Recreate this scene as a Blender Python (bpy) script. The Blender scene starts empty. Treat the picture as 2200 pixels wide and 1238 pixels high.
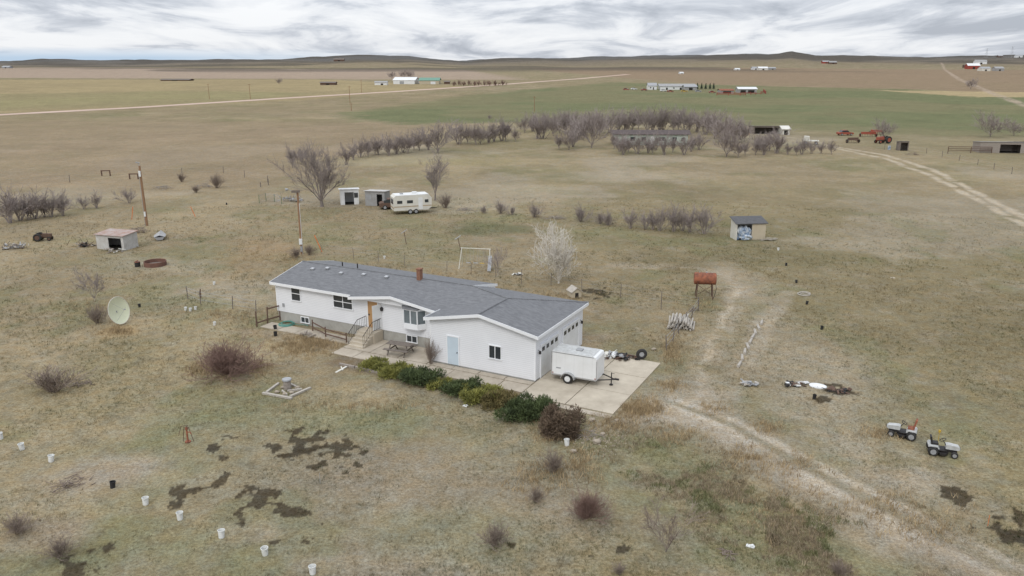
import bpy,bmesh,math,random
import numpy as np
from mathutils import Vector,Matrix,Euler
random.seed(7); rng=np.random.default_rng(11)
C=bpy.context.scene.collection
F=1711.0; CAMH=20.0; TH=math.atan(489/F); c_=math.cos(TH); s_=math.sin(TH)
def vn(x,y,seed=0):
    ix=np.floor(x); iy=np.floor(y); fx=x-ix; fy=y-iy; fx=fx*fx*(3-2*fx); fy=fy*fy*(3-2*fy)
    def h(a,b):
        v=np.sin(a*127.1+b*311.7+seed*74.7)*43758.5453; return v-np.floor(v)
    return (h(ix,iy)*(1-fx)+h(ix+1,iy)*fx)*(1-fy)+(h(ix,iy+1)*(1-fx)+h(ix+1,iy+1)*fx)*fy
def fbm(x,y,s,oct=4,seed=0):
    v=0;a=.5;tot=0
    for i in range(oct):
        v=v+a*vn(x/s+i*17.3,y/s+i*9.1,seed+i); tot+=a; a*=.55; s/=2.1
    return v/tot
# ---------------------------------------------------------------- terrain height
SKX=[-900,0,90,400,700,770,880,960,1000,1060,1150,1240,1330,1400,1500,1600,1650,1700,1750,1900,2000,2200,3100]
SKY=[135,135,131,130,128,122,122,129,132,127,125,128,124,122,121,118,119,113,121,123,124,122,122]
def sst(a,b,x):
    t=np.clip((x-a)/(b-a),0,1); return t*t*(3-2*t)
def terrain(x,y):
    x=np.asarray(x,float); y=np.asarray(y,float)
    r=np.hypot(x,y); yy=np.maximum(y,1.0)
    px=1100+x/yy*1779
    sk=np.interp(px,SKX,SKY)
    prof=20+(130-sk)*.9615/1779*5000*np.clip(yy/np.maximum(r,1),.3,1)
    h=prof*sst(1500,5000,r)*(1-.6*sst(5300,8500,r))
    h=h+4.0*np.sin(x/230+1+y/900)*np.sin(y/330)*sst(1300,2600,r)
    h=h+(fbm(x,y,480,4,19)-.5)*40*sst(2300,4200,r)
    return h
def ray(px,py):
    dx=px-1100; dy=py-619
    return Vector((dx,F*c_-dy*s_,-(F*s_+dy*c_)))
def G(px,py,z=0.0):
    d=ray(px,py)
    if d.z<0:
        t=(CAMH-z)/(-d.z); p=Vector((d.x*t,d.y*t,z))
        if p.y<1350: return p
    Y=np.arange(1300.0,5200.0,15.0); t=Y/d.y
    zz=CAMH+d.z*t; hh=terrain(d.x*t,Y); w=np.where(zz<=hh)[0]
    i=int(w[0]) if len(w) else len(Y)-20
    return Vector((d.x*t[i],Y[i],float(hh[i])))
def pm(px,py):
    p=G(px,py); return (p.y*c_+(CAMH-p.z)*s_)/F
# ---------------------------------------------------------------- materials
def newmat(name):
    m=bpy.data.materials.new(name); m.use_nodes=True
    nt=m.node_tree; b=nt.nodes['Principled BSDF']; return m,nt,b
def N(nt,t,**k):
    n=nt.nodes.new(t)
    for a,v in k.items(): setattr(n,a,v)
    return n
def mat(name,c,c2=None,scale=3.0,rough=.8,metal=0.0,bump=0.0,bscale=None,stretch=(1,1,1),spec=.3,contrast=.25):
    m,nt,b=newmat(name)
    if c2 is None: c2=tuple(v*.72 for v in c)
    tc=N(nt,'ShaderNodeTexCoord'); mp=N(nt,'ShaderNodeMapping'); mp.inputs['Scale'].default_value=stretch
    nt.links.new(tc.outputs['Object'],mp.inputs[0])
    n=N(nt,'ShaderNodeTexNoise'); n.inputs['Scale'].default_value=scale; n.inputs['Detail'].default_value=6; n.inputs['Roughness'].default_value=.65
    nt.links.new(mp.outputs[0],n.inputs['Vector'])
    r=N(nt,'ShaderNodeMapRange'); r.inputs[1].default_value=.5-contrast; r.inputs[2].default_value=.5+contrast
    nt.links.new(n.outputs['Fac'],r.inputs[0])
    mx=N(nt,'ShaderNodeMix',data_type='RGBA'); mx.inputs[6].default_value=(*c,1); mx.inputs[7].default_value=(*c2,1)
    nt.links.new(r.outputs[0],mx.inputs[0]); nt.links.new(mx.outputs[2],b.inputs['Base Color'])
    b.inputs['Roughness'].default_value=rough; b.inputs['Metallic'].default_value=metal
    b.inputs['Specular IOR Level'].default_value=spec
    if bump:
        n2=N(nt,'ShaderNodeTexNoise'); n2.inputs['Scale'].default_value=bscale or scale*5; n2.inputs['Detail'].default_value=5
        nt.links.new(mp.outputs[0],n2.inputs['Vector'])
        bp=N(nt,'ShaderNodeBump'); bp.inputs['Strength'].default_value=bump; bp.inputs['Distance'].default_value=.05
        nt.links.new(n2.outputs['Fac'],bp.inputs['Height']); nt.links.new(bp.outputs[0],b.inputs['Normal'])
    return m
def lined(name,c,c2,period,axis='Z',dark=.6,width=.16,rough=.6,nscale=1.5,bump=.6,metal=0,nstretch=(1,1,1)):
    m=mat(name,c,c2,nscale,rough,metal,stretch=nstretch); nt=m.node_tree; b=nt.nodes['Principled BSDF']
    tc=N(nt,'ShaderNodeTexCoord'); sp=N(nt,'ShaderNodeSeparateXYZ'); nt.links.new(tc.outputs['Object'],sp.inputs[0])
    d=N(nt,'ShaderNodeMath',operation='DIVIDE'); d.inputs[1].default_value=period; nt.links.new(sp.outputs[axis],d.inputs[0])
    fr=N(nt,'ShaderNodeMath',operation='FRACT'); nt.links.new(d.outputs[0],fr.inputs[0])
    lt=N(nt,'ShaderNodeMath',operation='LESS_THAN'); lt.inputs[1].default_value=width; nt.links.new(fr.outputs[0],lt.inputs[0])
    src=b.inputs['Base Color'].links[0].from_socket
    mx=N(nt,'ShaderNodeMix',data_type='RGBA',blend_type='MULTIPLY'); nt.links.new(src,mx.inputs[6]); mx.inputs[7].default_value=(dark,dark,dark,1)
    nt.links.new(lt.outputs[0],mx.inputs[0]); nt.links.new(mx.outputs[2],b.inputs['Base Color'])
    if bump:
        bp=N(nt,'ShaderNodeBump'); bp.inputs['Strength'].default_value=bump; bp.inputs['Distance'].default_value=.02
        nt.links.new(fr.outputs[0],bp.inputs['Height']); nt.links.new(bp.outputs[0],b.inputs['Normal'])
    return m
m_siding=lined('white_siding',(.84,.85,.87),(.76,.77,.79),.135,'Z',.82,.17,.45,.6,.35)  # darker lap lines: shade of the board gaps put into the colour
m_trim=mat('white_trim',(.86,.87,.88),(.78,.79,.80),2,.4)
m_found=mat('foundation',(.46,.45,.41),(.28,.27,.24),1.2,.9,bump=.3)
m_conc=mat('concrete',(.58,.515,.41),(.36,.31,.24),.55,.9,bump=.3,bscale=25)
m_conc2=mat('concrete_worn',(.51,.45,.365),(.31,.265,.205),.9,.9,bump=.3,bscale=25)
m_roof=lined('grey_shingles',(.235,.238,.245),(.120,.123,.130),.14,'Y',.78,.2,.85,2.3,.5,nstretch=(1,2.5,1))
m_glass=mat('dark_glass',(.03,.035,.04),(.06,.065,.07),.8,.12,spec=.6)
m_blind=mat('window_blinds',(.20,.23,.24),(.10,.12,.13),1,.4)
m_door=mat('pale_door',(.58,.67,.73),(.50,.58,.64),1,.5)
m_wood=mat('plywood',(.50,.31,.15),(.38,.22,.10),2,.8,stretch=(4,4,.5))
m_black=mat('black_iron',(.02,.02,.02),(.035,.03,.028),5,.5)
m_rubber=mat('rubber',(.025,.025,.026),(.05,.047,.043),6,.85)
m_pot=mat('black_plastic',(.02,.02,.022),(.04,.04,.04),4,.6)
m_white=mat('white_paint',(.78,.79,.79),(.64,.64,.62),1.3,.35)
m_dwhite=mat('dirty_white_paint',(.60,.61,.60),(.32,.32,.30),3,.4)
m_bucket=mat('white_bucket',(.80,.81,.80),(.58,.58,.54),5,.45)
m_trail=lined('trailer_skin',(.80,.81,.81),(.68,.68,.66),.61,'X',.8,.02,.3,.9,.1)
m_grey=mat('grey_paint',(.38,.39,.40),(.26,.26,.26),2,.5)
m_alu=mat('aluminium',(.55,.56,.57),(.4,.4,.4),3,.35,metal=.6)
m_rust=mat('rusty_steel',(.36,.13,.07),(.15,.065,.045),2.5,.85,bump=.3,contrast=.14)
m_rustroof=lined('rusty_tin',(.33,.15,.09),(.47,.45,.43),.12,'X',.75,.3,.7,1.3,.7)
m_tin=lined('tin_sheet',(.42,.43,.43),(.26,.24,.22),.12,'X',.72,.3,.5,1.0,.7)
m_wtin=lined('white_tin',(.66,.66,.64),(.40,.37,.33),.15,'X',.75,.25,.5,1.4,.6)
m_brick=mat('chimney_brick',(.30,.155,.10),(.20,.10,.065),8,.9,bump=.4)
m_old=mat('weathered_wood',(.24,.205,.175),(.12,.10,.085),5,.95,bump=.4)
m_log=mat('grey_logs',(.40,.355,.31),(.20,.17,.145),6,.95,bump=.4)
m_plank=mat('pale_grey_planks',(.52,.48,.42),(.33,.30,.26),5,.95,bump=.3)
m_brown=mat('brown_rail',(.16,.10,.072),(.10,.065,.05),5,.9,bump=.3)
m_droof=mat('dark_shed_roof',(.13,.13,.135),(.07,.07,.07),3,.8)
m_pole=mat('pole_wood',(.33,.20,.11),(.22,.13,.08),4,.9,stretch=(1,1,.2))
m_orange=mat('orange_marker',(.75,.20,.05),(.6,.15,.04),3,.6)
m_red=mat('faded_red_paint',(.40,.10,.06),(.22,.07,.045),3,.6)
m_green=mat('green_paint',(.06,.16,.06),(.04,.09,.04),3,.6)
m_yel=mat('yellow_paint',(.55,.36,.04),(.4,.25,.04),3,.6)
m_blue=mat('blue_tarp',(.16,.24,.36),(.58,.61,.63),2.2,.6,bump=.5,contrast=.1)
m_dark=mat('dark_interior',(.02,.018,.016),(.035,.03,.027),2,.95)
m_dish=mat('dish_shell',(.72,.74,.54),(.64,.66,.48),1.2,.5)
m_tan=mat('tan_stripe',(.45,.35,.24),(.36,.28,.19),2,.5)
m_cream=mat('cream_skin',(.72,.70,.63),(.55,.53,.47),.8,.45)
m_hose=mat('green_hose',(.12,.33,.27),(.08,.24,.2),3,.5)
m_bark=mat('grey_bark',(.24,.205,.185),(.135,.115,.10),4,.95)
m_twig=mat('grey_brown_twigs',(.325,.28,.255),(.21,.175,.16),.8,.95)
m_twigf=mat('far_grey_twigs',(.345,.295,.272),(.22,.185,.17),.25,.95)
m_twigb=mat('brown_twigs',(.28,.225,.185),(.165,.13,.105),1.2,.95)
m_twigr=mat('red_brown_twigs',(.275,.18,.145),(.16,.105,.085),1.2,.95)
m_pale=mat('pale_bark',(.66,.62,.55),(.50,.46,.40),2,.9)
def leafmat(n,a,b): return mat(n,a,b,1.6,.8,contrast=.12)
m_jg=leafmat('juniper_green',(.10,.13,.05),(.042,.058,.024))
m_jo=leafmat('juniper_olive',(.29,.28,.075),(.13,.135,.04))
m_jb=leafmat('juniper_bronze',(.22,.175,.07),(.10,.09,.038))
m_jbr=leafmat('juniper_brown',(.20,.145,.10),(.10,.072,.05))
m_con=leafmat('far_conifer',(.035,.055,.03),(.02,.03,.018))
m_pgreen=lined('pale_green_siding',(.50,.57,.50),(.40,.45,.39),.2,'Z',.85,.15,.6,.8,.3)
m_proof=mat('dull_brown_roof',(.125,.10,.095),(.085,.07,.065),1.2,.9)
m_barnred=mat('barn_red',(.36,.07,.05),(.25,.06,.045),1,.8)
m_groof=mat('green_tin_roof',(.14,.30,.22),(.1,.22,.16),1,.5)
m_tanwall=mat('tan_wall',(.52,.45,.33),(.44,.38,.28),1,.8)
m_stone=mat('pale_rock',(.44,.38,.30),(.26,.22,.175),5,.95,bump=.4)
# ---------------------------------------------------------------- mesh builder
class MB:
    def __init__(s): s.v=[]; s.f=[]
    def add(s,vs,fs):
        o=len(s.v); s.v+= [tuple(p) for p in vs]; s.f+=[tuple(i+o for i in f) for f in fs]; return s
    def bx(s,x0,x1,y0,y1,z0,z1):
        return s.add([(x0,y0,z0),(x1,y0,z0),(x1,y1,z0),(x0,y1,z0),(x0,y0,z1),(x1,y0,z1),(x1,y1,z1),(x0,y1,z1)],
          [(3,2,1,0),(4,5,6,7),(0,1,5,4),(1,2,6,5),(2,3,7,6),(3,0,4,7)])
    def box(s,c,d,e=(0,0,0)):
        R=Euler(e).to_matrix(); c=Vector(c)
        vs=[c+R@Vector((sx*d[0]/2,sy*d[1]/2,sz*d[2]/2)) for sz in(-1,1) for sx,sy in((-1,-1),(1,-1),(1,1),(-1,1))]
        return s.add(vs,[(3,2,1,0),(4,5,6,7),(0,1,5,4),(1,2,6,5),(2,3,7,6),(3,0,4,7)])
    def tube(s,a,b,r0,r1=None,n=8,cap=True):
        a=Vector(a); b=Vector(b); r1=r0 if r1 is None else r1
        d=(b-a)
        if d.length<1e-6: return s
        d.normalize(); u=d.orthogonal().normalized(); w=d.cross(u)
        vs=[];
        for p,r in((a,r0),(b,r1)):
            for i in range(n):
                t=2*math.pi*i/n; vs.append(p+u*math.cos(t)*r+w*math.sin(t)*r)
        fs=[(i,(i+1)%n,n+(i+1)%n,n+i) for i in range(n)]
        if cap: fs+=[tuple(range(n-1,-1,-1)),tuple(range(n,2*n))]
        return s.add(vs,fs)
    def path(s,pts,r,n=6):
        for a,b in zip(pts[:-1],pts[1:]): s.tube(a,b,r,r,n)
        return s
    def slab(s,pts,th):
        n=len(pts); vs=[tuple(p) for p in pts]+[(p[0],p[1],p[2]-th) for p in pts]
        return s.add(vs,[tuple(range(n)),tuple(range(2*n-1,n-1,-1))]+[((i+1)%n,i,n+i,n+(i+1)%n) for i in range(n)])
    def prism(s,pts,axis,a0,a1):
        def mk(p,a):
            if axis=='x': return (a,p[0],p[1])
            if axis=='y': return (p[0],a,p[1])
            return (p[0],p[1],a)
        n=len(pts); vs=[mk(p,a0) for p in pts]+[mk(p,a1) for p in pts]
        return s.add(vs,[tuple(range(n-1,-1,-1)),tuple(range(n,2*n))]+[(i,(i+1)%n,n+(i+1)%n,n+i) for i in range(n)])
    def torus(s,c,R,r,ax='y',n=16,k=8,tilt=None):
        vs=[];fs=[]
        for i in range(n):
            a=2*math.pi*i/n
            for j in range(k):
                b=2*math.pi*j/k; q=R+r*math.cos(b); h=r*math.sin(b)
                p=Vector((q*math.cos(a),q*math.sin(a),h))
                if ax=='y': p=Vector((p.x,p.z,p.y))
                if ax=='x': p=Vector((p.z,p.x,p.y))
                if tilt: p=tilt@p
                vs.append(Vector(c)+p)
        for i in range(n):
            for j in range(k):
                fs.append((i*k+j,((i+1)%n)*k+j,((i+1)%n)*k+(j+1)%k,i*k+(j+1)%k))
        return s.add(vs,fs)
    def blob(s,c,rad,amp=.2,n=10,k=7,seed=0):
        rd=random.Random(seed); vs=[];fs=[]
        for j in range(k+1):
            t=math.pi*j/k
            for i in range(n):
                a=2*math.pi*i/n; q=1+rd.uniform(-amp,amp) if 0<j<k else 1
                vs.append((c[0]+rad[0]*q*math.sin(t)*math.cos(a),c[1]+rad[1]*q*math.sin(t)*math.sin(a),c[2]+rad[2]*q*math.cos(t)))
        for j in range(k):
            for i in range(n): fs.append((j*n+i,(j+1)*n+i,(j+1)*n+(i+1)%n,j*n+(i+1)%n))
        return s.add(vs,fs)
    def build(s,name,m,parent=None,smooth=False,label=None):
        me=bpy.data.meshes.new(name); me.from_pydata(s.v,[],s.f); me.materials.append(m)
        if smooth: me.polygons.foreach_set('use_smooth',[True]*len(me.polygons))
        o=bpy.data.objects.new(name,me); C.objects.link(o)
        if parent: o.parent=parent
        if label: o['label']=label
        return o
def tag(o,label,cat,group=None):
    o['label']=label; o['category']=cat
    if group: o['group']=group
    return o
def thing(name,label,cat,loc,rz=0,group=None,sc=1):
    o=bpy.data.objects.new(name,None); C.objects.link(o); o.location=loc; o.rotation_euler=(0,0,rz)
    o.scale=(sc,)*3 if not isinstance(sc,tuple) else sc
    o.empty_display_size=.2
    return tag(o,label,cat,group)
def copyto(src,label,loc,rz=0,sc=None,group=None):
    r=src.copy(); C.objects.link(r); r.location=loc; r.rotation_euler=(0,0,rz)
    if sc is not None: r.scale=(sc,)*3 if not isinstance(sc,tuple) else sc
    r['label']=label
    if group: r['group']=group
    elif 'group' in r: del r['group']
    for ch in list(src.children):
        d=ch.copy(); C.objects.link(d); d.parent=r
        for g in list(ch.children):
            e=g.copy(); C.objects.link(e); e.parent=d
    return r
D=math.radians
def struct(o): o['kind']='structure'; return o
# ---------------------------------------------------------------- house frame of reference
A=G(1150,822); HR=D(-27.5); ux=Vector((math.cos(HR),math.sin(HR),0)); vy=Vector((-math.sin(HR),math.cos(HR),0))
def L2W(x,y,z=0): return A+ux*x+vy*y+Vector((0,0,z))
CAMP=Vector((0,0,CAMH))
def onY(px,py,yp):
    d=ray(px,py); n=vy; t=((A+vy*yp)-CAMP).dot(n)/d.dot(n); p=CAMP+d*t; return (p-A).dot(ux),p.z
# ---------------------------------------------------------------- ground
def sdpoly(x,y,poly):
    P=[(p.x,p.y) for p in poly]; n=len(P)
    d=np.full(x.shape,1e18); inside=np.zeros(x.shape,bool)
    for i in range(n):
        ax,ay=P[i]; bx,by=P[(i+1)%n]; ex,ey=bx-ax,by-ay
        t=np.clip(((x-ax)*ex+(y-ay)*ey)/(ex*ex+ey*ey+1e-9),0,1)
        d=np.minimum(d,(x-ax-t*ex)**2+(y-ay-t*ey)**2)
        with np.errstate(divide='ignore',invalid='ignore'):
            cr=((ay>y)!=(by>y))&(x<(bx-ax)*(y-ay)/((by-ay)+1e-12)+ax)
        inside^=cr
    d=np.sqrt(d); return np.where(inside,-d,d)
def dline(x,y,pts):
    d=np.full(x.shape,1e18)
    for a,b in zip(pts[:-1],pts[1:]):
        ex,ey=b.x-a.x,b.y-a.y; t=np.clip(((x-a.x)*ex+(y-a.y)*ey)/(ex*ex+ey*ey+1e-9),0,1)
        d=np.minimum(d,(x-a.x-t*ex)**2+(y-a.y-t*ey)**2)
    return np.sqrt(d)
GP=lambda L:[G(*p) for p in L]
gravel_poly=GP([(1330,893),(1415,822),(1470,812),(1530,830),(1590,890),(1690,955),(1830,1030),(1990,1110),(2140,1190),(2280,1275),(2180,1310),(2070,1245),(1910,1165),(1750,1080),(1610,995),(1490,922),(1400,903)])
green_strip=GP([(1330,915),(1460,950),(1620,1050),(1800,1150),(2010,1270),(1720,1270),(1560,1120),(1420,1020),(1340,960)])
DARK=[(650,945,40),(590,958,18),(625,935,14),(668,962,18),(725,968,26),(640,975,20),(690,1000,18),(745,1003,14),(480,950,16),(462,965,9),(470,1042,28),(395,1058,18),(365,1088,16),(555,1068,34),(640,1098,36),(665,1085,18),(515,1115,18),(480,985,14),(590,1165,12),(650,1165,14),(235,1180,14),(1660,1165,20),(2050,1068,24),(2150,1140,34),(2185,1160,26),(2030,1050,12),(2195,1110,14),(1340,1180,10),(170,1215,28),(690,1128,10),(1545,1098,10),(780,975,8),(1270,1195,8),(1100,1175,9),(1800,840,22),(1770,860,14),(1290,628,26),(1200,650,14),(765,1000,10),(425,1055,12),(610,1110,14)]
def paint(x,y):
    r=np.hypot(x,y); n=x.shape[0]
    w1=(fbm(x,y,6,4,1)-.5); w2=(fbm(x,y,6,4,5)-.5)
    xs=x+w1*5*np.clip(r/60,.4,4); ys=y+w2*5*np.clip(r/60,.4,6)
    big=fbm(x,y,38,4,2); mid=fbm(x,y,9,4,3); sm=fbm(x,y,2.2,4,4); fine=fbm(x,y,.7,3,40)
    col=np.empty((n,3)); col[:]=(.245,.200,.130)
    def bl(m,c,a=1.0):
        m=np.clip(m*a,0,1)[:,None]; col[:]=col*(1-m)+np.array(c)*m
    def ra(v,a,b): return np.clip((v-a)/(b-a),0,1)
    bl(sst(54,44,r)*sst(4,-2,x),(.255,.222,.178),.85)
    bl(ra(mid,.48,.62)*sst(66,50,r),(.300,.258,.208),.7)
    bl(ra(big,.45,.6),(.205,.180,.100),.6)
    bl(ra(mid,.52,.68),(.170,.165,.090),.5)
    bl(ra(fbm(x,y,14,4,31),.52,.66),(.315,.255,.165),.5)
    bl(sst(4,14,x)*sst(45,60,r)*sst(160,110,r),(.185,.155,.093),.7)
    bl(ra(sm,.56,.72),(.30,.26,.20),.3)
    bl(ra(fbm(x,y,24,4,44),.55,.64)*sst(60,75,r)*sst(320,200,r),(.315,.275,.215),.5)
    bl(ra(fbm(x,y,5,3,61),.6,.7)*sst(160,90,r),(.16,.165,.085),.4)
    bl(ra(fine,.58,.72)*sst(90,60,r),(.13,.115,.08),.35)
    def poly(L,c,a=1,soft=6): bl(sst(soft,-soft,sdpoly(xs,ys,GP(L))),c,a)
    poly([(-300,255),(700,262),(1000,262),(850,320),(500,400),(-300,420)],(.262,.200,.138),.6,12)
    poly([(-400,172),(690,171),(1010,186),(600,219),(-400,262)],(.31,.25,.14),.9,8)
    poly([(-100,205),(400,195),(700,200),(500,222),(-100,240)],(.215,.205,.105),.6,14)
    poly([(-400,145),(1000,150),(1130,172),(700,170),(-400,166)],(.33,.258,.205),.9,20)
    poly([(1130,146),(2600,150),(2600,215),(1950,192),(1500,181),(1340,168)],(.240,.175,.120),.85,20)
    poly([(720,246),(1000,206),(1310,177),(1700,187),(1950,192),(2600,225),(2600,300),(1780,286),(1500,262),(1150,262),(850,268)],(.138,.152,.078),.92,8)
    poly([(1880,194),(2200,198),(2500,205),(2100,209)],(.37,.29,.17),.9,6)
    poly([(1600,260),(2600,300),(2600,420),(2000,330),(1700,290)],(.20,.175,.105),.6,10)
    bl(ra(fbm(x,y,60,4,21),.45,.6)*sst(250,320,r)*sst(1200,700,r),(.225,.18,.11),.35)
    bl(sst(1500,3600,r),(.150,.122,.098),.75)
    bl(sst(2400,4300,r),(.098,.098,.100),.9)  # dark far hills, greyed by distance haze put into the ground colour
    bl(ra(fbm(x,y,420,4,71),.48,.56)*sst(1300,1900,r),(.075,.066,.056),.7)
    def ell(cx,cy,rx,ry,c,a,nz=.5):
        p=G(cx,cy); q=pm(cx,cy); X=rx*q; Yr=abs(G(cx,cy-ry).y-G(cx,cy+ry).y)/2
        e=np.sqrt(((x-p.x)/X)**2+((y-p.y)/Yr)**2)+(mid-.5)*nz*2+(sm-.5)*nz
        bl(sst(1.25,.4,e),c,a)
    ell(1040,492,110,13,(.10,.12,.06),.55,1.0); ell(1330,378,190,12,(.36,.31,.25),.5); ell(900,345,260,14,(.29,.26,.12),.25)
    ell(560,540,110,40,(.31,.22,.135),.5); ell(255,712,45,14,(.40,.29,.16),.6); ell(470,700,60,45,(.32,.265,.18),.5)
    ell(600,755,70,26,(.36,.30,.20),.6); ell(690,790,120,40,(.24,.19,.13),.4); ell(970,590,160,16,(.27,.22,.145),.5)
    ell(1470,690,110,80,(.34,.275,.19),.5); ell(760,870,120,14,(.29,.23,.15),.3); ell(1480,450,300,30,(.30,.245,.15),.3)
    ell(1375,880,55,24,(.40,.30,.18),.6); ell(1330,840,40,20,(.38,.29,.17),.3)
    ell(840,905,90,40,(.15,.175,.095),.4); ell(660,900,120,40,(.17,.185,.10),.35); ell(430,905,130,30,(.16,.175,.10),.35); ell(900,1010,200,70,(.27,.22,.165),.4)
    ell(1000,1150,230,60,(.18,.185,.11),.35)
    ell(250,1010,160,60,(.33,.275,.235),.5); ell(1210,1060,150,110,(.25,.21,.165),.5); ell(120,1150,120,60,(.28,.22,.175),.5)
    ell(1735,800,190,120,(.30,.255,.195),.65); ell(1600,610,70,60,(.30,.255,.19),.6); ell(1640,700,110,80,(.29,.245,.185),.5); ell(1900,1040,120,40,(.31,.265,.21),.4)
    def track(L,w,c,a):
        d=dline(x+w1*1.5,y+w2*1.5,GP(L)); bl(sst(w,w*.3,d)*ra(sm,.25,.5),c,a)
    track([(1500,840),(1535,740),(1570,670),(1600,620),(1570,590),(1480,575),(1330,570)],1.6,(.33,.28,.215),.65)
    track([(1500,840),(1530,745),(1560,675),(1588,625)],.5,(.42,.365,.29),.6)
    track([(1560,850),(1610,750),(1655,680),(1700,630)],1.2,(.34,.29,.225),.6)
    for off in(0,14): track([(1790,318-off*.2),(1900,340-off*.5),(2000,378-off),(2100,428-off),(2260,515-off*1.3)],1.0,(.43,.37,.29),.9)
    track([(1790,318),(1740,300),(1660,292)],1.5,(.36,.31,.24),.6)
    track([(2022,134),(2030,150),(2060,170),(2130,200),(2240,240)],4,(.36,.29,.23),.8)
    track([(1200,640),(1350,700),(1430,730)],.6,(.32,.265,.2),.4)
    sd=sdpoly(xs,ys,gravel_poly)
    bl(sst(.9,-.9,sdpoly(xs,ys,green_strip))*ra(mid+sm,.85,1.2),(.165,.165,.085),.55)
    bl(sst(2.2,-1.4,sd),(.295,.252,.198),.75); bl(sst(.2,-1.6,sd)*ra(sm+fine*.4-.2,.30,.62),(.385,.335,.275),.65)
    for oo in(-24,20):
        rl=[(1440,862+oo*.3),(1560,908+oo*.6),(1720,998+oo*.8),(1900,1093+oo),(2080,1183+oo),(2240,1268+oo)]
        d=dline(x+w1*.8,y+w2*.8,GP(rl)); bl(sst(.5,.12,d)*ra(sm,.3,.5),(.46,.41,.345),.6)
    rl=[(1440,862),(1560,906),(1720,996),(1900,1091),(2080,1180),(2240,1265)]
    d=dline(x+w1*.8,y+w2*.8,GP(rl)); bl(sst(.45,.1,d)*ra(mid,.4,.55),(.20,.175,.115),.6)
    p2=GP([(1650,870),(1780,870),(1900,950),(2040,1030),(2200,1120),(2200,1160),(2000,1060),(1820,980)])
    bl(sst(1.4,-1.0,sdpoly(xs,ys,p2))*ra(sm,.3,.55),(.33,.285,.23),.5)
    lx=(x-A.x)*ux.x+(y-A.y)*ux.y; ly=(x-A.x)*vy.x+(y-A.y)*vy.y
    bl(sst(.6,0,np.abs(ly+2.6)-.9)*sst(.6,0,np.abs(lx+5)-9),(.16,.125,.09),.7)
    bl(sst(1.2,.2,np.maximum(np.abs(lx+12)-12.6,np.abs(ly-4.6)-5.6))*ra(sm,.2,.6),(.27,.21,.15),.5)
    for (cx,cy,q) in DARK:
        p=G(cx,cy); k=q*pm(cx,cy)*1.15; e=np.hypot((x-p.x)/k,(y-p.y)/(k*1.15))
        near=e<2.0
        if near.any():
            nn=fbm(x[near],y[near],.6,3,9); mm=np.zeros(n); mm[near]=sst(.0,.16,(1.0-e[near])*.9+(nn-.5)*3.4-.12)
            bl(mm,(.062,.050,.034),.9)
    br=.88+.24*fbm(x,y,1.1,3,15); col*=br[:,None]
    lum=(col@np.array([.3,.6,.1]))[:,None]; col=(col*.96+lum*.04)*1.0
    return np.clip(col,0,1)
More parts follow.
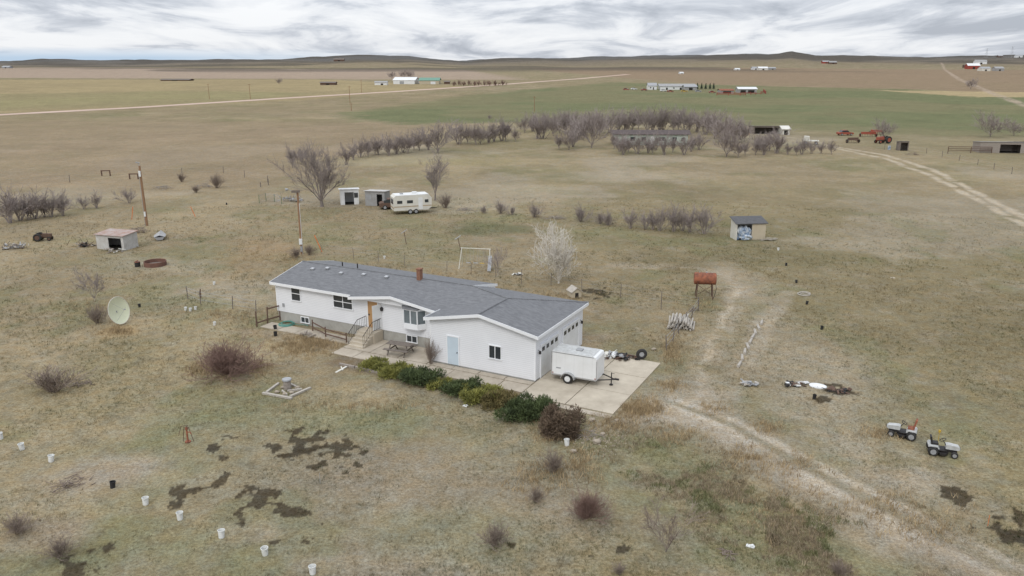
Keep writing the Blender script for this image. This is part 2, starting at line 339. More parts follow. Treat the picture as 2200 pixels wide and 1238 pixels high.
def make_ground():
    ang=np.concatenate([np.linspace(-180,-42,40,endpoint=False),np.linspace(-42,-36,12,endpoint=False),np.linspace(-36,36,900,endpoint=False),np.linspace(36,42,12,endpoint=False),np.linspace(42,180,40,endpoint=False)])
    ang=np.radians(ang)
    rad=np.concatenate([[1.5,6,12,18,22],np.exp(np.linspace(math.log(24),math.log(400),600)),np.exp(np.linspace(math.log(402),math.log(9000),240))])
    nr,na=len(rad),len(ang)
    R,T=np.meshgrid(rad,ang,indexing='ij')
    x=(R*np.sin(T)).ravel(); y=(R*np.cos(T)).ravel()
    z=terrain(x,y)
    co=np.stack([x,y,z],1)
    i=np.arange(nr-1)[:,None]; j=np.arange(na)[None,:]; j2=(j+1)%na
    q=np.stack([i*na+j,i*na+j2,(i+1)*na+j2,(i+1)*na+j],-1).reshape(-1,4)
    me=bpy.data.meshes.new('ground'); me.vertices.add(len(co)); me.vertices.foreach_set('co',co.astype(np.float32).ravel())
    me.loops.add(q.size); me.loops.foreach_set('vertex_index',q.astype(np.int32).ravel())
    me.polygons.add(len(q)); me.polygons.foreach_set('loop_start',(np.arange(len(q))*4).astype(np.int32)); me.polygons.foreach_set('loop_total',np.full(len(q),4,np.int32))
    me.update(calc_edges=True)
    me.polygons.foreach_set('use_smooth',np.ones(len(q),bool))
    ca=me.color_attributes.new('Col','FLOAT_COLOR','POINT')
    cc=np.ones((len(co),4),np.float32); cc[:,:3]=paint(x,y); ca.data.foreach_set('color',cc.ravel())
    m,nt,b=newmat('prairie_ground')
    at=N(nt,'ShaderNodeAttribute',attribute_name='Col'); tc=N(nt,'ShaderNodeTexCoord')
    prev=at.outputs['Color']
    for sc,lo,hi,det in((7.0,.52,1.46,7),(2.2,.78,1.22,5),(.06,.86,1.14,4),(26.0,.65,1.35,3)):
        n=N(nt,'ShaderNodeTexNoise'); n.inputs['Scale'].default_value=sc; n.inputs['Detail'].default_value=det; n.inputs['Roughness'].default_value=.72
        nt.links.new(tc.outputs['Object'],n.inputs['Vector'])
        mr=N(nt,'ShaderNodeMapRange'); mr.inputs[1].default_value=.28; mr.inputs[2].default_value=.72; mr.inputs[3].default_value=lo; mr.inputs[4].default_value=hi
        nt.links.new(n.outputs['Fac'],mr.inputs[0])
        vm=N(nt,'ShaderNodeVectorMath',operation='SCALE'); nt.links.new(prev,vm.inputs[0]); nt.links.new(mr.outputs[0],vm.inputs['Scale']); prev=vm.outputs[0]
    n=N(nt,'ShaderNodeTexNoise'); n.inputs['Scale'].default_value=1.1; n.inputs['Detail'].default_value=8; n.inputs['Roughness'].default_value=.75
    nt.links.new(tc.outputs['Object'],n.inputs['Vector'])
    mr=N(nt,'ShaderNodeMapRange'); mr.inputs[1].default_value=.4; mr.inputs[2].default_value=.6; nt.links.new(n.outputs['Fac'],mr.inputs[0])
    mx=N(nt,'ShaderNodeMix',data_type='RGBA'); mx.inputs[6].default_value=(1.08,1.0,.86,1); mx.inputs[7].default_value=(.96,1.0,1.02,1); nt.links.new(mr.outputs[0],mx.inputs[0])
    ml=N(nt,'ShaderNodeVectorMath',operation='MULTIPLY'); nt.links.new(prev,ml.inputs[0]); nt.links.new(mx.outputs[2],ml.inputs[1])
    nt.links.new(ml.outputs[0],b.inputs['Base Color']); b.inputs['Roughness'].default_value=1; b.inputs['Specular IOR Level'].default_value=.05
    nb=N(nt,'ShaderNodeTexNoise'); nb.inputs['Scale'].default_value=6; nb.inputs['Detail'].default_value=7; nt.links.new(tc.outputs['Object'],nb.inputs['Vector'])
    bp=N(nt,'ShaderNodeBump'); bp.inputs['Strength'].default_value=.6; bp.inputs['Distance'].default_value=.12
    nt.links.new(nb.outputs['Fac'],bp.inputs['Height']); nt.links.new(bp.outputs[0],b.inputs['Normal'])
    me.materials.append(m)
    o=bpy.data.objects.new('ground',me); C.objects.link(o); struct(o)
make_ground()
def blades(name,x,y,col,hh,nb,lean,wd):
    n=len(x); X=np.repeat(x,nb); Y=np.repeat(y,nb); H=np.repeat(hh,nb)*rng.uniform(.5,1.1,n*nb); a=rng.uniform(0,6.283,n*nb); l=rng.uniform(.1,lean,n*nb)*H
    ox=rng.normal(0,.35,n*nb)*np.repeat(hh,nb); oy=rng.normal(0,.35,n*nb)*np.repeat(hh,nb)
    X=X+ox; Y=Y+oy; w=wd*H
    b=rng.uniform(0,6.283,n*nb)
    p0=np.stack([X-np.cos(b)*w,Y-np.sin(b)*w,np.zeros_like(X)-.01],1); p1=np.stack([X+np.cos(b)*w,Y+np.sin(b)*w,np.zeros_like(X)-.01],1)
    p2=np.stack([X+np.cos(a)*l,Y+np.sin(a)*l,H],1)
    co=np.stack([p0,p1,p2],1).reshape(-1,3); nf=len(X)
    me=bpy.data.meshes.new(name); me.vertices.add(len(co)); me.vertices.foreach_set('co',co.astype(np.float32).ravel())
    me.loops.add(nf*3); me.loops.foreach_set('vertex_index',np.arange(nf*3,dtype=np.int32)); me.polygons.add(nf)
    me.polygons.foreach_set('loop_start',(np.arange(nf)*3).astype(np.int32)); me.polygons.foreach_set('loop_total',np.full(nf,3,np.int32)); me.update(calc_edges=True)
    ca=me.color_attributes.new('Col','FLOAT_COLOR','POINT'); cc=np.ones((nf*3,4),np.float32); cc[:,:3]=np.repeat(np.repeat(col,nb,axis=0),3,axis=0)*rng.uniform(.75,1.25,(nf,1)).repeat(3,axis=0); ca.data.foreach_set('color',cc.ravel())
    m,nt,bb=newmat(name); at=N(nt,'ShaderNodeAttribute',attribute_name='Col'); nt.links.new(at.outputs['Color'],bb.inputs['Base Color']); bb.inputs['Roughness'].default_value=1; bb.inputs['Specular IOR Level'].default_value=.05
    me.materials.append(m); o=bpy.data.objects.new(name,me); C.objects.link(o); o['kind']='stuff'; return o
def keepmask(x,y):
    lx=(x-A.x)*ux.x+(y-A.y)*ux.y; ly=(x-A.x)*vy.x+(y-A.y)*vy.y
    k=~((lx>-24.2)&(lx<0.2)&(ly>-2.1)&(ly<9.8)&~((lx<-15.4)&(ly<.1)))
    k&=~((lx>-.2)&(lx<6.4)&(ly>-2.5)&(ly<7.2))
    return k
n=110000
th=rng.uniform(-D(37),D(37),n); rr=np.exp(rng.uniform(math.log(25),math.log(120),n)); x=rr*np.sin(th); y=rr*np.cos(th)
cl=fbm(x,y,3,4,77); k=keepmask(x,y)&(cl>rng.uniform(.36,.62,n))&((sdpoly(x,y,gravel_poly)>-.3)|(rng.uniform(0,1,n)<.12)); x=x[k];y=y[k]; rr=rr[k]
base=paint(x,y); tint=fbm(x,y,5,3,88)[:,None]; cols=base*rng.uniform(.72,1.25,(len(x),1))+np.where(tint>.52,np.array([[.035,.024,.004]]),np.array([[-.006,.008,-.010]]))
o=blades('grass',x,y,np.clip(cols,.02,1),rng.uniform(.06,.15,len(x))*np.clip(rr/45,1,1.6),5,.9,.10); tag(o,'short dry prairie grass covering the open ground','grass')
pts=[]
for (cx,cy,rx,ry,nn) in[(1375,878,45,20,420),(1335,872,20,12,120),(680,735,60,14,420),(640,748,70,18,380),(255,712,35,9,160),(1040,802,35,6,160),(1440,830,30,10,90),(760,875,150,10,120),(950,828,20,8,90),(1650,920,30,14,80),(1880,930,40,14,80),(1530,880,40,12,60),(1320,910,45,20,180),(1450,720,20,60,120),(1440,760,20,25,120),(560,790,30,14,130),(430,795,30,14,120),(900,590,120,10,160),(1200,640,70,14,160),(1700,1000,60,30,90),(2000,1130,90,40,120),(1900,1090,60,30,90),(1590,985,60,30,150),(1450,935,60,20,120),(480,680,70,15,150),(640,560,60,12,100),(690,465,90,10,120),(540,560,80,30,150),(205,660,60,12,100),(1500,655,30,12,60),(1210,930,60,20,200),(1240,1000,60,40,200),(1150,1030,60,40,140),(1700,1090,160,60,200)]:
    for _ in range(nn):
        p=G(cx+random.gauss(0,rx*.6),cy+random.gauss(0,ry*.6)); pts.append((p.x,p.y))
pts=np.array(pts); x,y=pts[:,0],pts[:,1]; k=keepmask(x,y); x=x[k];y=y[k]
cols=np.tile(np.array([[.42,.32,.19]]),(len(x),1))*rng.uniform(.6,1.2,(len(x),1))
o=blades('tall_grass',x,y,cols,rng.uniform(.16,.36,len(x)),9,.8,.05); tag(o,'tall straw coloured dry grass clumps beside the walk and driveway','dry grass')
p=[]
for _ in range(9000):
    a_,b_=random.random(),random.random(); q=G(1350+a_*650+random.gauss(0,40),940+a_*310+random.gauss(0,45)+b_*60); p.append((q.x,q.y))
p=np.array(p); x,y=p[:,0],p[:,1]; k=keepmask(x,y)&(sdpoly(x,y,green_strip)<1.8)&(fbm(x,y,2.5,3,6)>.45); x=x[k];y=y[k]
gsel=(fbm(x,y,1.5,3,5)>.58)[:,None]; cols=np.where(gsel,np.array([[.18,.185,.09]]),np.array([[.31,.25,.17]]))*rng.uniform(.6,1.3,(len(x),1))
o=blades('weeds',x,y,cols,rng.uniform(.10,.24,len(x)),6,1.0,.07); tag(o,'green and brown weeds on the verge beside the gravel lane','weeds')
mbg=MB()
for _ in range(4300):
    a_=random.random(); q=G(1400+a_*800+random.gauss(0,26),868+a_*400+random.gauss(0,18))
    if _>3900: q=G(random.gauss(1290,30),random.gauss(930,22))
    s=random.uniform(.015,.04)*(1.8 if _>3900 else 1)
    mbg.add([(q.x-s,q.y-s*.6,0),(q.x+s,q.y-s*.5,0),(q.x+s*.2,q.y+s,0),(q.x+random.uniform(-.3,.3)*s,q.y,s*.9)],[(0,1,3),(1,2,3),(2,0,3)])
o=mbg.build('gravel',m_stone); o['kind']='stuff'; tag(o,'loose pale gravel stones on the driveway lane','gravel')
# ---------------------------------------------------------------- roads
def ribbon(name,L,w,m,z=.05,sub=8):
    P=GP(L); Q=[]
    for a,b in zip(P[:-1],P[1:]):
        for i in range(sub): Q.append(a.lerp(b,i/sub))
    Q.append(P[-1]); vs=[];fs=[]
    for i,p in enumerate(Q):
        t=(Q[min(i+1,len(Q)-1)]-Q[max(i-1,0)]); t.z=0; t.normalize(); nrm=Vector((-t.y,t.x,0))
        ww=w*random.uniform(.9,1.1)
        for k_ in(-1,1):
            q=p+nrm*k_*ww/2; vs.append((q.x,q.y,float(terrain(q.x,q.y))+z))
    for i in range(len(Q)-1): fs.append((2*i,2*i+1,2*i+3,2*i+2))
    mb=MB(); mb.add(vs,fs); return struct(mb.build(name,m))
m_road=mat('pink_dirt_road',(.56,.42,.34),(.45,.33,.26),.05,.95)
ribbon('road',[(-500,276),(0,247),(300,231),(600,212),(850,197),(1090,181),(1250,169),(1350,160)],9,m_road)
def lslab(name,x0,x1,y0,y1,z,m,th=.1,nx=None,ny=1):
    mb=MB(); nx=nx or max(1,round((x1-x0)/1.9)); g=.03
    for i in range(nx):
        for j in range(ny):
            a0=x0+(x1-x0)*i/nx; a1=x0+(x1-x0)*(i+1)/nx; b0=y0+(y1-y0)*j/ny; b1=y0+(y1-y0)*(j+1)/ny
            mb.bx(a0+g,a1-g,b0+g,b1-g,z-th,z+random.uniform(-.012,.012))
    o=mb.build(name,m); o.location=A; o.rotation_euler=(0,0,HR); return struct(o)
lslab('driveway',.02,6.2,-2.3,7.0,.05,m_conc,.12,2,3)
lslab('walkway',-15.2,0,-1.9,-.62,.04,m_conc2)
lslab('patio',-15.2,-8.02,-.6,2.06,.06,m_conc2,.1,3,1)
lslab('path',-23.9,-15.25,.05,1.4,.05,m_conc2)
lslab('pavement',-8,-.02,-.6,-.02,.045,m_conc2)
lslab('kerb',0,6.2,-2.9,-2.34,.03,m_conc2)
# ---------------------------------------------------------------- house
H=thing('ranch_house','long white ranch house with grey shingle roof and attached garage','house',A,HR)
mb=MB(); mb.bx(-23.86,-8.0,2.14,9.26,-.1,.8); mb.build('foundation',m_found,H)
mb=MB(); mb.bx(-7.99,-.03,.03,7.77,-.1,.12); mb.build('foundation',m_found,H)
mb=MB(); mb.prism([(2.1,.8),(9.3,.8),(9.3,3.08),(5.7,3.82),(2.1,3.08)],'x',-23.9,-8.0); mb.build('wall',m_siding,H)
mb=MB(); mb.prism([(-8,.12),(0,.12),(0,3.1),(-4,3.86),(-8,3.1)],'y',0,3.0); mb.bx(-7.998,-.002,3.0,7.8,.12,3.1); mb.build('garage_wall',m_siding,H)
mb=MB(); T=.14
mb.slab([(-24.2,1.8,3.2),(-8.15,1.8,3.2),(-8.0,5.7,4.02),(-24.2,5.7,4.02)],T)
mb.slab([(-24.2,5.7,4.02),(-8.0,5.7,4.02),(-8.0,9.6,3.2),(-24.2,9.6,3.2)],T)
mb.slab([(-8.15,1.8,3.21),(-4,3.8,4.1),(-8,5.7,4.02)],T)
mb.slab([(-8.3,-.3,3.25),(-4,-.3,4.1),(-4,3.8,4.1),(-8.17,1.8,3.26)],T)
mb.slab([(-4,-.3,4.1),(.3,-.3,3.25),(.3,8.1,3.25),(-4,3.8,4.1)],T)
mb.slab([(.3,8.1,3.25),(-8,8.1,3.35),(-4,3.8,4.1)],T); mb.slab([(-8,8.1,3.35),(-8,5.7,4.02),(-4,3.8,4.1)],T)
gx0,gx1=-16.2,-8.5; gm=(gx0+gx1)/2; gz=3.70
mb.slab([(gx0,1.5,3.14),(gm,1.5,gz),(gm,4.3,gz+.02),(gx0,1.95,3.2)],.13)
mb.slab([(gm,1.5,gz),(gx1,1.5,3.14),(gx1,1.95,3.2),(gm,4.3,gz+.02)],.13)
roof=mb.build('roof',m_roof,H)
for a,b in(((-24.2,5.7,4.03),(-8.0,5.7,4.03)),((-4,-.3,4.11),(-4,3.8,4.11)),((-4,3.8,4.11),(.3,8.1,3.26)),((-4,3.8,4.11),(-8,5.7,4.03))): 
    m2=MB(); m2.tube(a,b,.06,.06,6); m2.build('ridge_cap',m_roof,roof)
for (x,y,z) in[(-22.2,4.6,3.8),(-21.0,5.0,3.9),(-19.3,4.6,3.8),(-17.3,4.9,3.86),(-15.2,5.0,3.9)]:
    m2=MB(); m2.box((x,y,z+.06),(.30,.26,.12),(D(11),0,0)); m2.build('roof_vent',m_alu,roof)
for (x,y,z) in[(-20.2,5.9,4.0),(-19.0,6.3,3.95)]:
    m2=MB(); m2.tube((x,y,z-.1),(x,y,z+.35),.05,.05,8); m2.build('vent_pipe',m_black,roof)
cx_,cz_=onY(901,586,5.5); m2=MB(); m2.bx(cx_-.16,cx_+.16,5.34,5.70,3.7,4.78); m2.bx(cx_-.20,cx_+.20,5.30,5.74,4.78,4.85); m2.build('chimney',m_brick,roof)
def fb(a,b,off,h=.2):
    mb=MB(); a=Vector(a);b=Vector(b);o_=Vector(off); vs=[]
    for q in(a,b):
        for dz in(-h,.012): vs.append(q+Vector((0,0,dz)))
    for q in(a,b):
        for dz in(-h,.012): vs.append(q+o_+Vector((0,0,dz)))
    mb.add(vs,[(0,2,3,1),(4,5,7,6),(0,1,5,4),(2,6,7,3),(1,3,7,5),(0,4,6,2)]); mb.build('fascia',m_trim,H)
fb((-24.2,1.8,3.2),(gx0,1.8,3.2),(0,-.03,0)); fb((-24.2,1.8,3.2),(-24.2,5.7,4.02),(-.03,0,0)); fb((-24.2,9.6,3.2),(-24.2,5.7,4.02),(-.03,0,0))
fb((gx0,1.5,3.14),(gm,1.5,gz),(0,-.03,0)); fb((gm,1.5,gz),(gx1,1.5,3.14),(0,-.03,0))
fb((-8.3,-.3,3.25),(-4,-.3,4.1),(0,-.03,0)); fb((-4,-.3,4.1),(.3,-.3,3.25),(0,-.03,0)); fb((.3,-.33,3.25),(.3,8.1,3.25),(.03,0,0)); fb((-8.3,-.3,3.25),(-8.3,1.8,3.25),(-.03,0,0))
fb((-8.0,5.7,4.03),(-8.0,9.6,3.21),(.03,0,0))
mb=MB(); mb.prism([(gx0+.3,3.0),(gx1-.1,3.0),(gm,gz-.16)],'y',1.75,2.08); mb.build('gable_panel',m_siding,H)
for q in((-.09,.012,-.012,.09,.12,3.12),(-8.01,-7.9,-.012,.09,.12,3.1),(-23.91,-23.8,2.085,2.2,.8,3.1)): mb=MB(); mb.bx(*q); mb.build('corner_trim',m_trim,H)
mb=MB(); mb.tube((-8.2,1.7,3.05),(-8.2,1.95,.15),.045,.045,6); mb.build('downspout',m_trim,H)
def window(x,z,w,h,y,mull=1,kind=None,label=None,gm_=None):
    g=MB(); g.bx(x-w/2,x+w/2,y-.03,y-.01,z-h/2,z+h/2); g=g.build('window',gm_ or m_glass,H,label=label)
    f=MB(); t=.06
    f.bx(x-w/2-t,x+w/2+t,y-.055,y-.006,z+h/2,z+h/2+t); f.bx(x-w/2-t,x-w/2,y-.055,y-.006,z-h/2,z+h/2); f.bx(x+w/2,x+w/2+t,y-.055,y-.006,z-h/2,z+h/2)
    for i in range(1,mull+1): 
        xx=x-w/2+w*i/(mull+1); f.bx(xx-.025,xx+.025,y-.05,y-.032,z-h/2,z+h/2+.01)
    if kind=='hung': f.bx(x-w/2-.01,x+w/2+.01,y-.052,y-.033,z-.025,z+.025)
    f.build('frame',m_trim,g)
    s=MB(); s.bx(x-w/2-t-.03,x+w/2+t+.03,y-.09,y-.006,z-h/2-.06,z-h/2); s.build('sill',m_trim,g)
x,z=onY(636,631,2.1); window(x,z,.85,1.1,2.1,0,'hung')
x,z=onY(737,649,2.1); window(x,z,1.75,.95,2.1,1,'hung')
x,z=onY(655,681,2.1); window(x,.42,.75,.4,2.13,1); x,z=onY(885,729,2.1); window(x,.5,.85,.45,2.13,1)
x,z=onY(1064,757,0); window(x,z,.85,.85,0,1)
bxx,bz=onY(884,684,1.7)
y0,y1=2.1,1.55; w=2.0; z0,z1=bz-.8,bz+.72; q=.42
ring=[(bxx-w/2,y0),(bxx-w/2+q,y1),(bxx+w/2-q,y1),(bxx+w/2,y0)]
mb=MB(); mb.prism(ring,'z',z0,z0+.42); bay=mb.build('bay_window',m_trim,H)
mb=MB(); mb.prism(ring,'z',z1-.12,z1); mb.build('head_trim',m_trim,bay)
mb=MB(); mb.prism([(bxx-w/2+.03,y0),(bxx-w/2+q+.02,y1+.04),(bxx+w/2-q-.02,y1+.04),(bxx+w/2-.03,y0)],'z',z0+.42,z1-.12); mb.build('glass',m_blind,bay)
for xx,yy in((bxx-w/2,y0-.07),(bxx-w/2+q,y1),(bxx+w/2-q,y1),(bxx+w/2,y0-.07),(bxx,y1)): mb=MB(); mb.bx(xx-.035,xx+.035,yy-.01,yy+.06,z0+.4,z1-.1); mb.build('mullion',m_trim,bay)
mb=MB(); mb.slab([(bxx-w/2-.08,y0,z1+.35),(bxx-w/2+q-.05,y1-.08,z1+.02),(bxx+w/2-q+.05,y1-.08,z1+.02),(bxx+w/2+.08,y0,z1+.35)],.05); mb.slab([(bxx-w/2-.08,y0,z1+.3),(bxx-w/2-.08,y0-.06,z1+.02),(bxx-w/2+q-.05,y1-.08,z1+.02)],.03); mb.build('hood',m_roof,bay)
dx_,dz_=onY(802,666,2.1); mb=MB(); mb.bx(dx_-.45,dx_+.45,2.04,2.09,.86,2.88); dr=mb.build('door',m_wood,H,label='bare wood front door')
mb=MB(); mb.bx(dx_-.53,dx_-.45,2.02,2.095,.86,2.94); mb.bx(dx_+.45,dx_+.53,2.02,2.095,.86,2.94); mb.bx(dx_-.45,dx_+.45,2.02,2.095,2.88,2.94); mb.build('door_frame',m_trim,dr)
mb=MB(); mb.box((dx_-.35,2.0,1.85),(.08,.06,.1)); mb.build('handle',m_black,dr)
mb=MB(); mb.box((dx_+.62,1.72,1.85),(.04,.8,1.9),(0,0,D(-20))); mb.build('storm_door',m_white,H)
mb=MB(); mb.prism([(dx_+.75,2.3),(dx_+.9,2.3),(dx_+.94,2.5),(dx_+.82,2.6),(dx_+.71,2.5)],'y',1.95,2.09); mb.build('wall_lamp',m_black,H)
gx_,gz_=onY(974,755,0); mb=MB(); mb.bx(gx_-.43,gx_+.43,-.04,-.01,.14,2.12); dr=mb.build('side_door',m_door,H,label='pale blue side door')
mb=MB(); mb.bx(gx_-.5,gx_-.43,-.06,-.005,.14,2.19); mb.bx(gx_+.43,gx_+.5,-.06,-.005,.14,2.19); mb.bx(gx_-.43,gx_+.43,-.06,-.005,2.12,2.19); mb.build('door_frame',m_trim,dr)
mb=MB(); mb.tube((gx_+.33,-.04,1.05),(gx_+.33,-.11,1.05),.035,.035,8); mb.build('handle',m_black,dr)
for (a0,a1) in((.75,3.45),(4.25,6.95)):
    mb=MB()
    for i in range(4): mb.bx(.012,.045,a0,a1,.08+i*.55,.08+(i+1)*.55-.012)
    dr=mb.build('garage_door',m_white,H)
    mb=MB(); mb.bx(.005,.07,a0-.1,a0,.06,2.38); mb.bx(.005,.07,a1,a1+.1,.06,2.38); mb.bx(.005,.07,a0,a1,2.28,2.38); mb.build('door_frame',m_trim,dr)
    for i in range(4):
        yy=a0+(a1-a0)*(i+.5)/4; mb=MB(); mb.bx(.046,.055,yy-.2,yy+.2,1.84,2.12); mb.build('pane',m_glass,dr)
for yy in(.38,7.35): mb=MB(); mb.box((.14,yy,1.95),(.12,.12,.2)); mb.tube((.0,yy,2.1),(.14,yy,2.04),.015,.015,6); mb.build('wall_lamp',m_black,H)
mb=MB(); mb.bx(-23.3,-23.1,2.05,2.096,1.2,1.5); mb.build('meter_box',m_grey,H)
mb=MB(); mb.bx(dx_-.75,dx_+.85,.95,2.05,.05,.84)
for i in range(4): mb.bx(dx_-.65,dx_+.75,.95-.3*(i+1),.95-.3*i,.05,.84-.17*(i+1))
st=tag(mb.build('front_steps',m_conc,None),'concrete front steps with black iron railings below the wooden door','steps'); st.location=A; st.rotation_euler=(0,0,HR)
for sx in(dx_-.62,dx_+.72):
    mb=MB(); 
    mb.path([(sx,2.0,1.7),(sx,.95,1.7),(sx,-.2,.95)],.025,6); mb.path([(sx,2.0,1.0),(sx,.95,1.0),(sx,-.2,.28)],.015,6)
    for i in range(12):
        yy=2.0-i*.2; zt=1.7 if yy>.95 else 1.7-(.95-yy)*.65; zb=1.0 if yy>.95 else 1.0-(.95-yy)*.63
        mb.tube((sx,yy,zb-(.18 if i in(0,5,11) else 0)),(sx,yy,zt),.012,.012,5)
    mb.build('railing',m_black,st)
# ---------------------------------------------------------------- wheels
def wheel(par,x,y,r,w,m=m_rubber,rim=m_white,ax='y',name='wheel'):
    a=Vector((x,y,r)); d=Vector((0,w/2,0)) if ax=='y' else Vector((w/2,0,0))
    mb=MB(); mb.tube(a-d,a+d,r*.93,r*.93,18,False); mb.torus(a-d*.6,r*.78,r*.22,ax,18,6); mb.torus(a+d*.6,r*.78,r*.22,ax,18,6)
    o=mb.build(name,m,par,True); m2=MB(); m2.tube(a-d*1.1,a+d*1.1,r*.58,r*.58,14); m2.tube(a-d*1.25,a+d*1.25,r*.16,r*.16,8); m2.build('rim',rim,o); return o
tp=G(1232,826); t=thing('enclosed_trailer','white enclosed cargo trailer parked in front of the garage doors','trailer',(tp.x,tp.y,.06),HR+D(3))
L_,W_,z0,z1=3.05,1.55,.42,2.0
mb=MB(); mb.prism([(-L_/2,z0),(L_/2,z0),(L_/2,z1-.18),(L_/2-.08,z1-.03),(L_/2-.25,z1),(-L_/2+.05,z1),(-L_/2,z1-.06)],'y',0,W_); mb.build('body',m_trail,t)
mb=MB(); mb.bx(-L_/2+.04,L_/2-.28,.05,W_-.05,z1,z1+.03); ro=mb.build('roof',m_dwhite,t); m2=MB(); m2.bx(-.1,.3,.6,1.0,z1+.03,z1+.1); m2.build('roof_vent',m_grey,ro)
for q in((-L_/2-.02,L_/2+.01,-.012,.0,z0-.03,z0+.06),(-L_/2-.02,L_/2-.2,-.015,0,z1-.07,z1-.02),(-L_/2-.02,-L_/2+.04,-.015,0,z0+.07,z1-.08),(L_/2-.03,L_/2+.015,-.015,0,z0+.07,z1-.25)): mb=MB(); mb.bx(*q); mb.build('edge_trim',m_alu,t)
mb=MB(); mb.prism([(-L_/2+.3,z0+.45),(-L_/2+.62,z0+.45),(-L_/2+.66,z0+.53),(-L_/2+.34,z0+.53)],'y',-.01,-.002); mb.build('badge',m_grey,t)
mb=MB(); mb.tube((L_/2,.2,z0),(L_/2+1.0,W_/2,z0),.04,.04,6); mb.tube((L_/2,W_-.2,z0),(L_/2+1.0,W_/2,z0),.04,.04,6); mb.box((L_/2+1.1,W_/2,z0+.03),(.3,.1,.1)); mb.bx(-L_/2,L_/2,.1,.2,z0-.1,z0-.002); mb.bx(-L_/2,L_/2,W_-.2,W_-.1,z0-.1,z0-.002); fr=mb.build('hitch_frame',m_black,t)
mb=MB(); mb.tube((L_/2+.75,W_/2,.0),(L_/2+.75,W_/2,.85),.035,.035,8); mb.box((L_/2+.75,W_/2,.03),(.2,.2,.05)); mb.tube((L_/2+.75,W_/2,.8),(L_/2+.95,W_/2,.8),.015,.015,6); mb.build('jack',m_black,fr)
for yy in(-.12,W_+.12):
    wheel(t,-.35,yy,.33,.2)
    mb=MB(); pts=[( -.35+.47*math.cos(a),.33+.40*math.sin(a)) for a in[math.pi*i/8 for i in range(9)]]; inn=[( -.35+.42*math.cos(a),.33+.36*math.sin(a)) for a in[math.pi*(8-i)/8 for i in range(9)]]
    for i in range(8): mb.prism([pts[i],pts[i+1],inn[7-i],inn[8-i]],'y',yy-.14,yy+.13)
    mb.build('fender',m_alu,t)
for sx in(-L_/2+.06,L_/2-.12): mb=MB(); mb.bx(sx,sx+.07,-.03,-.001,z0+.1,z0+.16); mb.build('marker_lamp',m_red,t)
# ---------------------------------------------------------------- vegetation
def bare(seed,h,trunk,limbs,spread,rt,twig,name,mt,mc,label_,loc,multi=1,depth=3,kids=(6,5,4),up=.12):
    rd=random.Random(seed); tr=MB(); cr=MB()
    def rv(): return Vector((rd.uniform(-1,1),rd.uniform(-1,1),rd.uniform(-1,1)))
    def side(d,a):
        u=d.orthogonal().normalized(); w=d.cross(u); t=rd.uniform(0,6.283); s=u*math.cos(t)+w*math.sin(t)
        return (d*math.cos(a)+s*math.sin(a)).normalized()
    def rec(p,d,L,r,lev):
        ns=3 if lev<2 else 2; q=p; nodes=[]
        for i in range(ns):
            d=(d+rv()*.2+Vector((0,0,up))).normalized(); e=q+d*L/ns; r2=max(r*.78,twig)
            cr.tube(q,e,r,r2 if lev<depth else r2*.5,4 if lev<1 else 3,False); nodes.append((q,e,d,r)); q=e; r=r2
        if lev>=depth: return
        for k_ in range(kids[lev]):
            f=.2+.8*(k_+rd.random())/kids[lev]; i=min(int(f*ns),ns-1); a,b,dd,r_=nodes[i]; pp=a.lerp(b,f*ns-i)
            rec(pp,side(dd,rd.uniform(.3,.8)),L*rd.uniform(.4,.7),max(r_*.55,twig),lev+1)
    for s in range(multi):
        if multi==1:
            p=Vector((0,0,-.1)); d=Vector((0,0,1)); r=rt; th=h*trunk
            for i in range(4):
                d=(d+rv()*.07).normalized(); e=p+d*th/4; tr.tube(p,e,r*(1.3 if i==0 else 1),r*.88,8,False); p=e; r*=.88
            for k_ in range(limbs):
                a=rd.uniform(.08,spread); az=6.283*k_/limbs+rd.uniform(-.4,.4)
                dd=Vector((math.sin(a)*math.cos(az),math.sin(a)*math.sin(az),math.cos(a)))
                rec(p-Vector((0,0,rd.uniform(0,th*.35))),dd,h*(1-trunk)*rd.uniform(.45,.75),r*.6,0)
        else:
            az=rd.uniform(0,6.283); a=min(abs(rd.gauss(0,spread*.6)),spread)
            dd=Vector((math.sin(a)*math.cos(az),math.sin(a)*math.sin(az),math.cos(a)))
            rec(Vector((math.cos(az)*.12*h*a,math.sin(az)*.12*h*a,-.05)),dd,h*rd.uniform(.4,.72),rt,0)
            if s<1: tr.tube((0,0,-.1),(math.cos(az)*.05*h*a,math.sin(az)*.05*h*a,.12*h),rt*1.5,rt,6,False)
    t=thing(name,label_,'tree' if 'tree' in name else 'bush',loc)
    tr.build('trunk' if 'tree' in name else 'stem',mt,t,True); cr.build('crown' if 'tree' in name else 'branches',mc,t)
    k_=h/max(v[2] for v in cr.v)
    for ch in t.children:
        ch.data.transform(Matrix.Scale(k_,4))
    return t
def place(used,proto,label,px,py,hp,ph,group=None,wx=1.0):
    p=G(px,py); h=hp*pm(px,py); s=h/ph; rz=random.uniform(0,6.28); s*=random.uniform(.92,1.12)
    sc=(s*wx*random.uniform(.88,1.15),s*wx*random.uniform(.88,1.15),s)
    if not used[0]:
        used[0]=True; proto.location=p; proto.rotation_euler=(0,0,rz); proto.scale=sc; proto['label']=label
        if group: proto['group']=group
        return proto
    return copyto(proto,label,p,rz,sc,group)
big=bare(3,9.8,.12,9,.85,.30,.014,'bare_tree',m_bark,m_twig,'large spreading bare tree beside the small white sheds',G(692,444),depth=4,kids=(6,5,4,3)); 
t2=bare(5,7.8,.16,7,.45,.20,.015,'bare_tree',m_bark,m_twig,'tall narrow bare tree behind the old camper',G(935,430),depth=4,kids=(5,4,4,3))
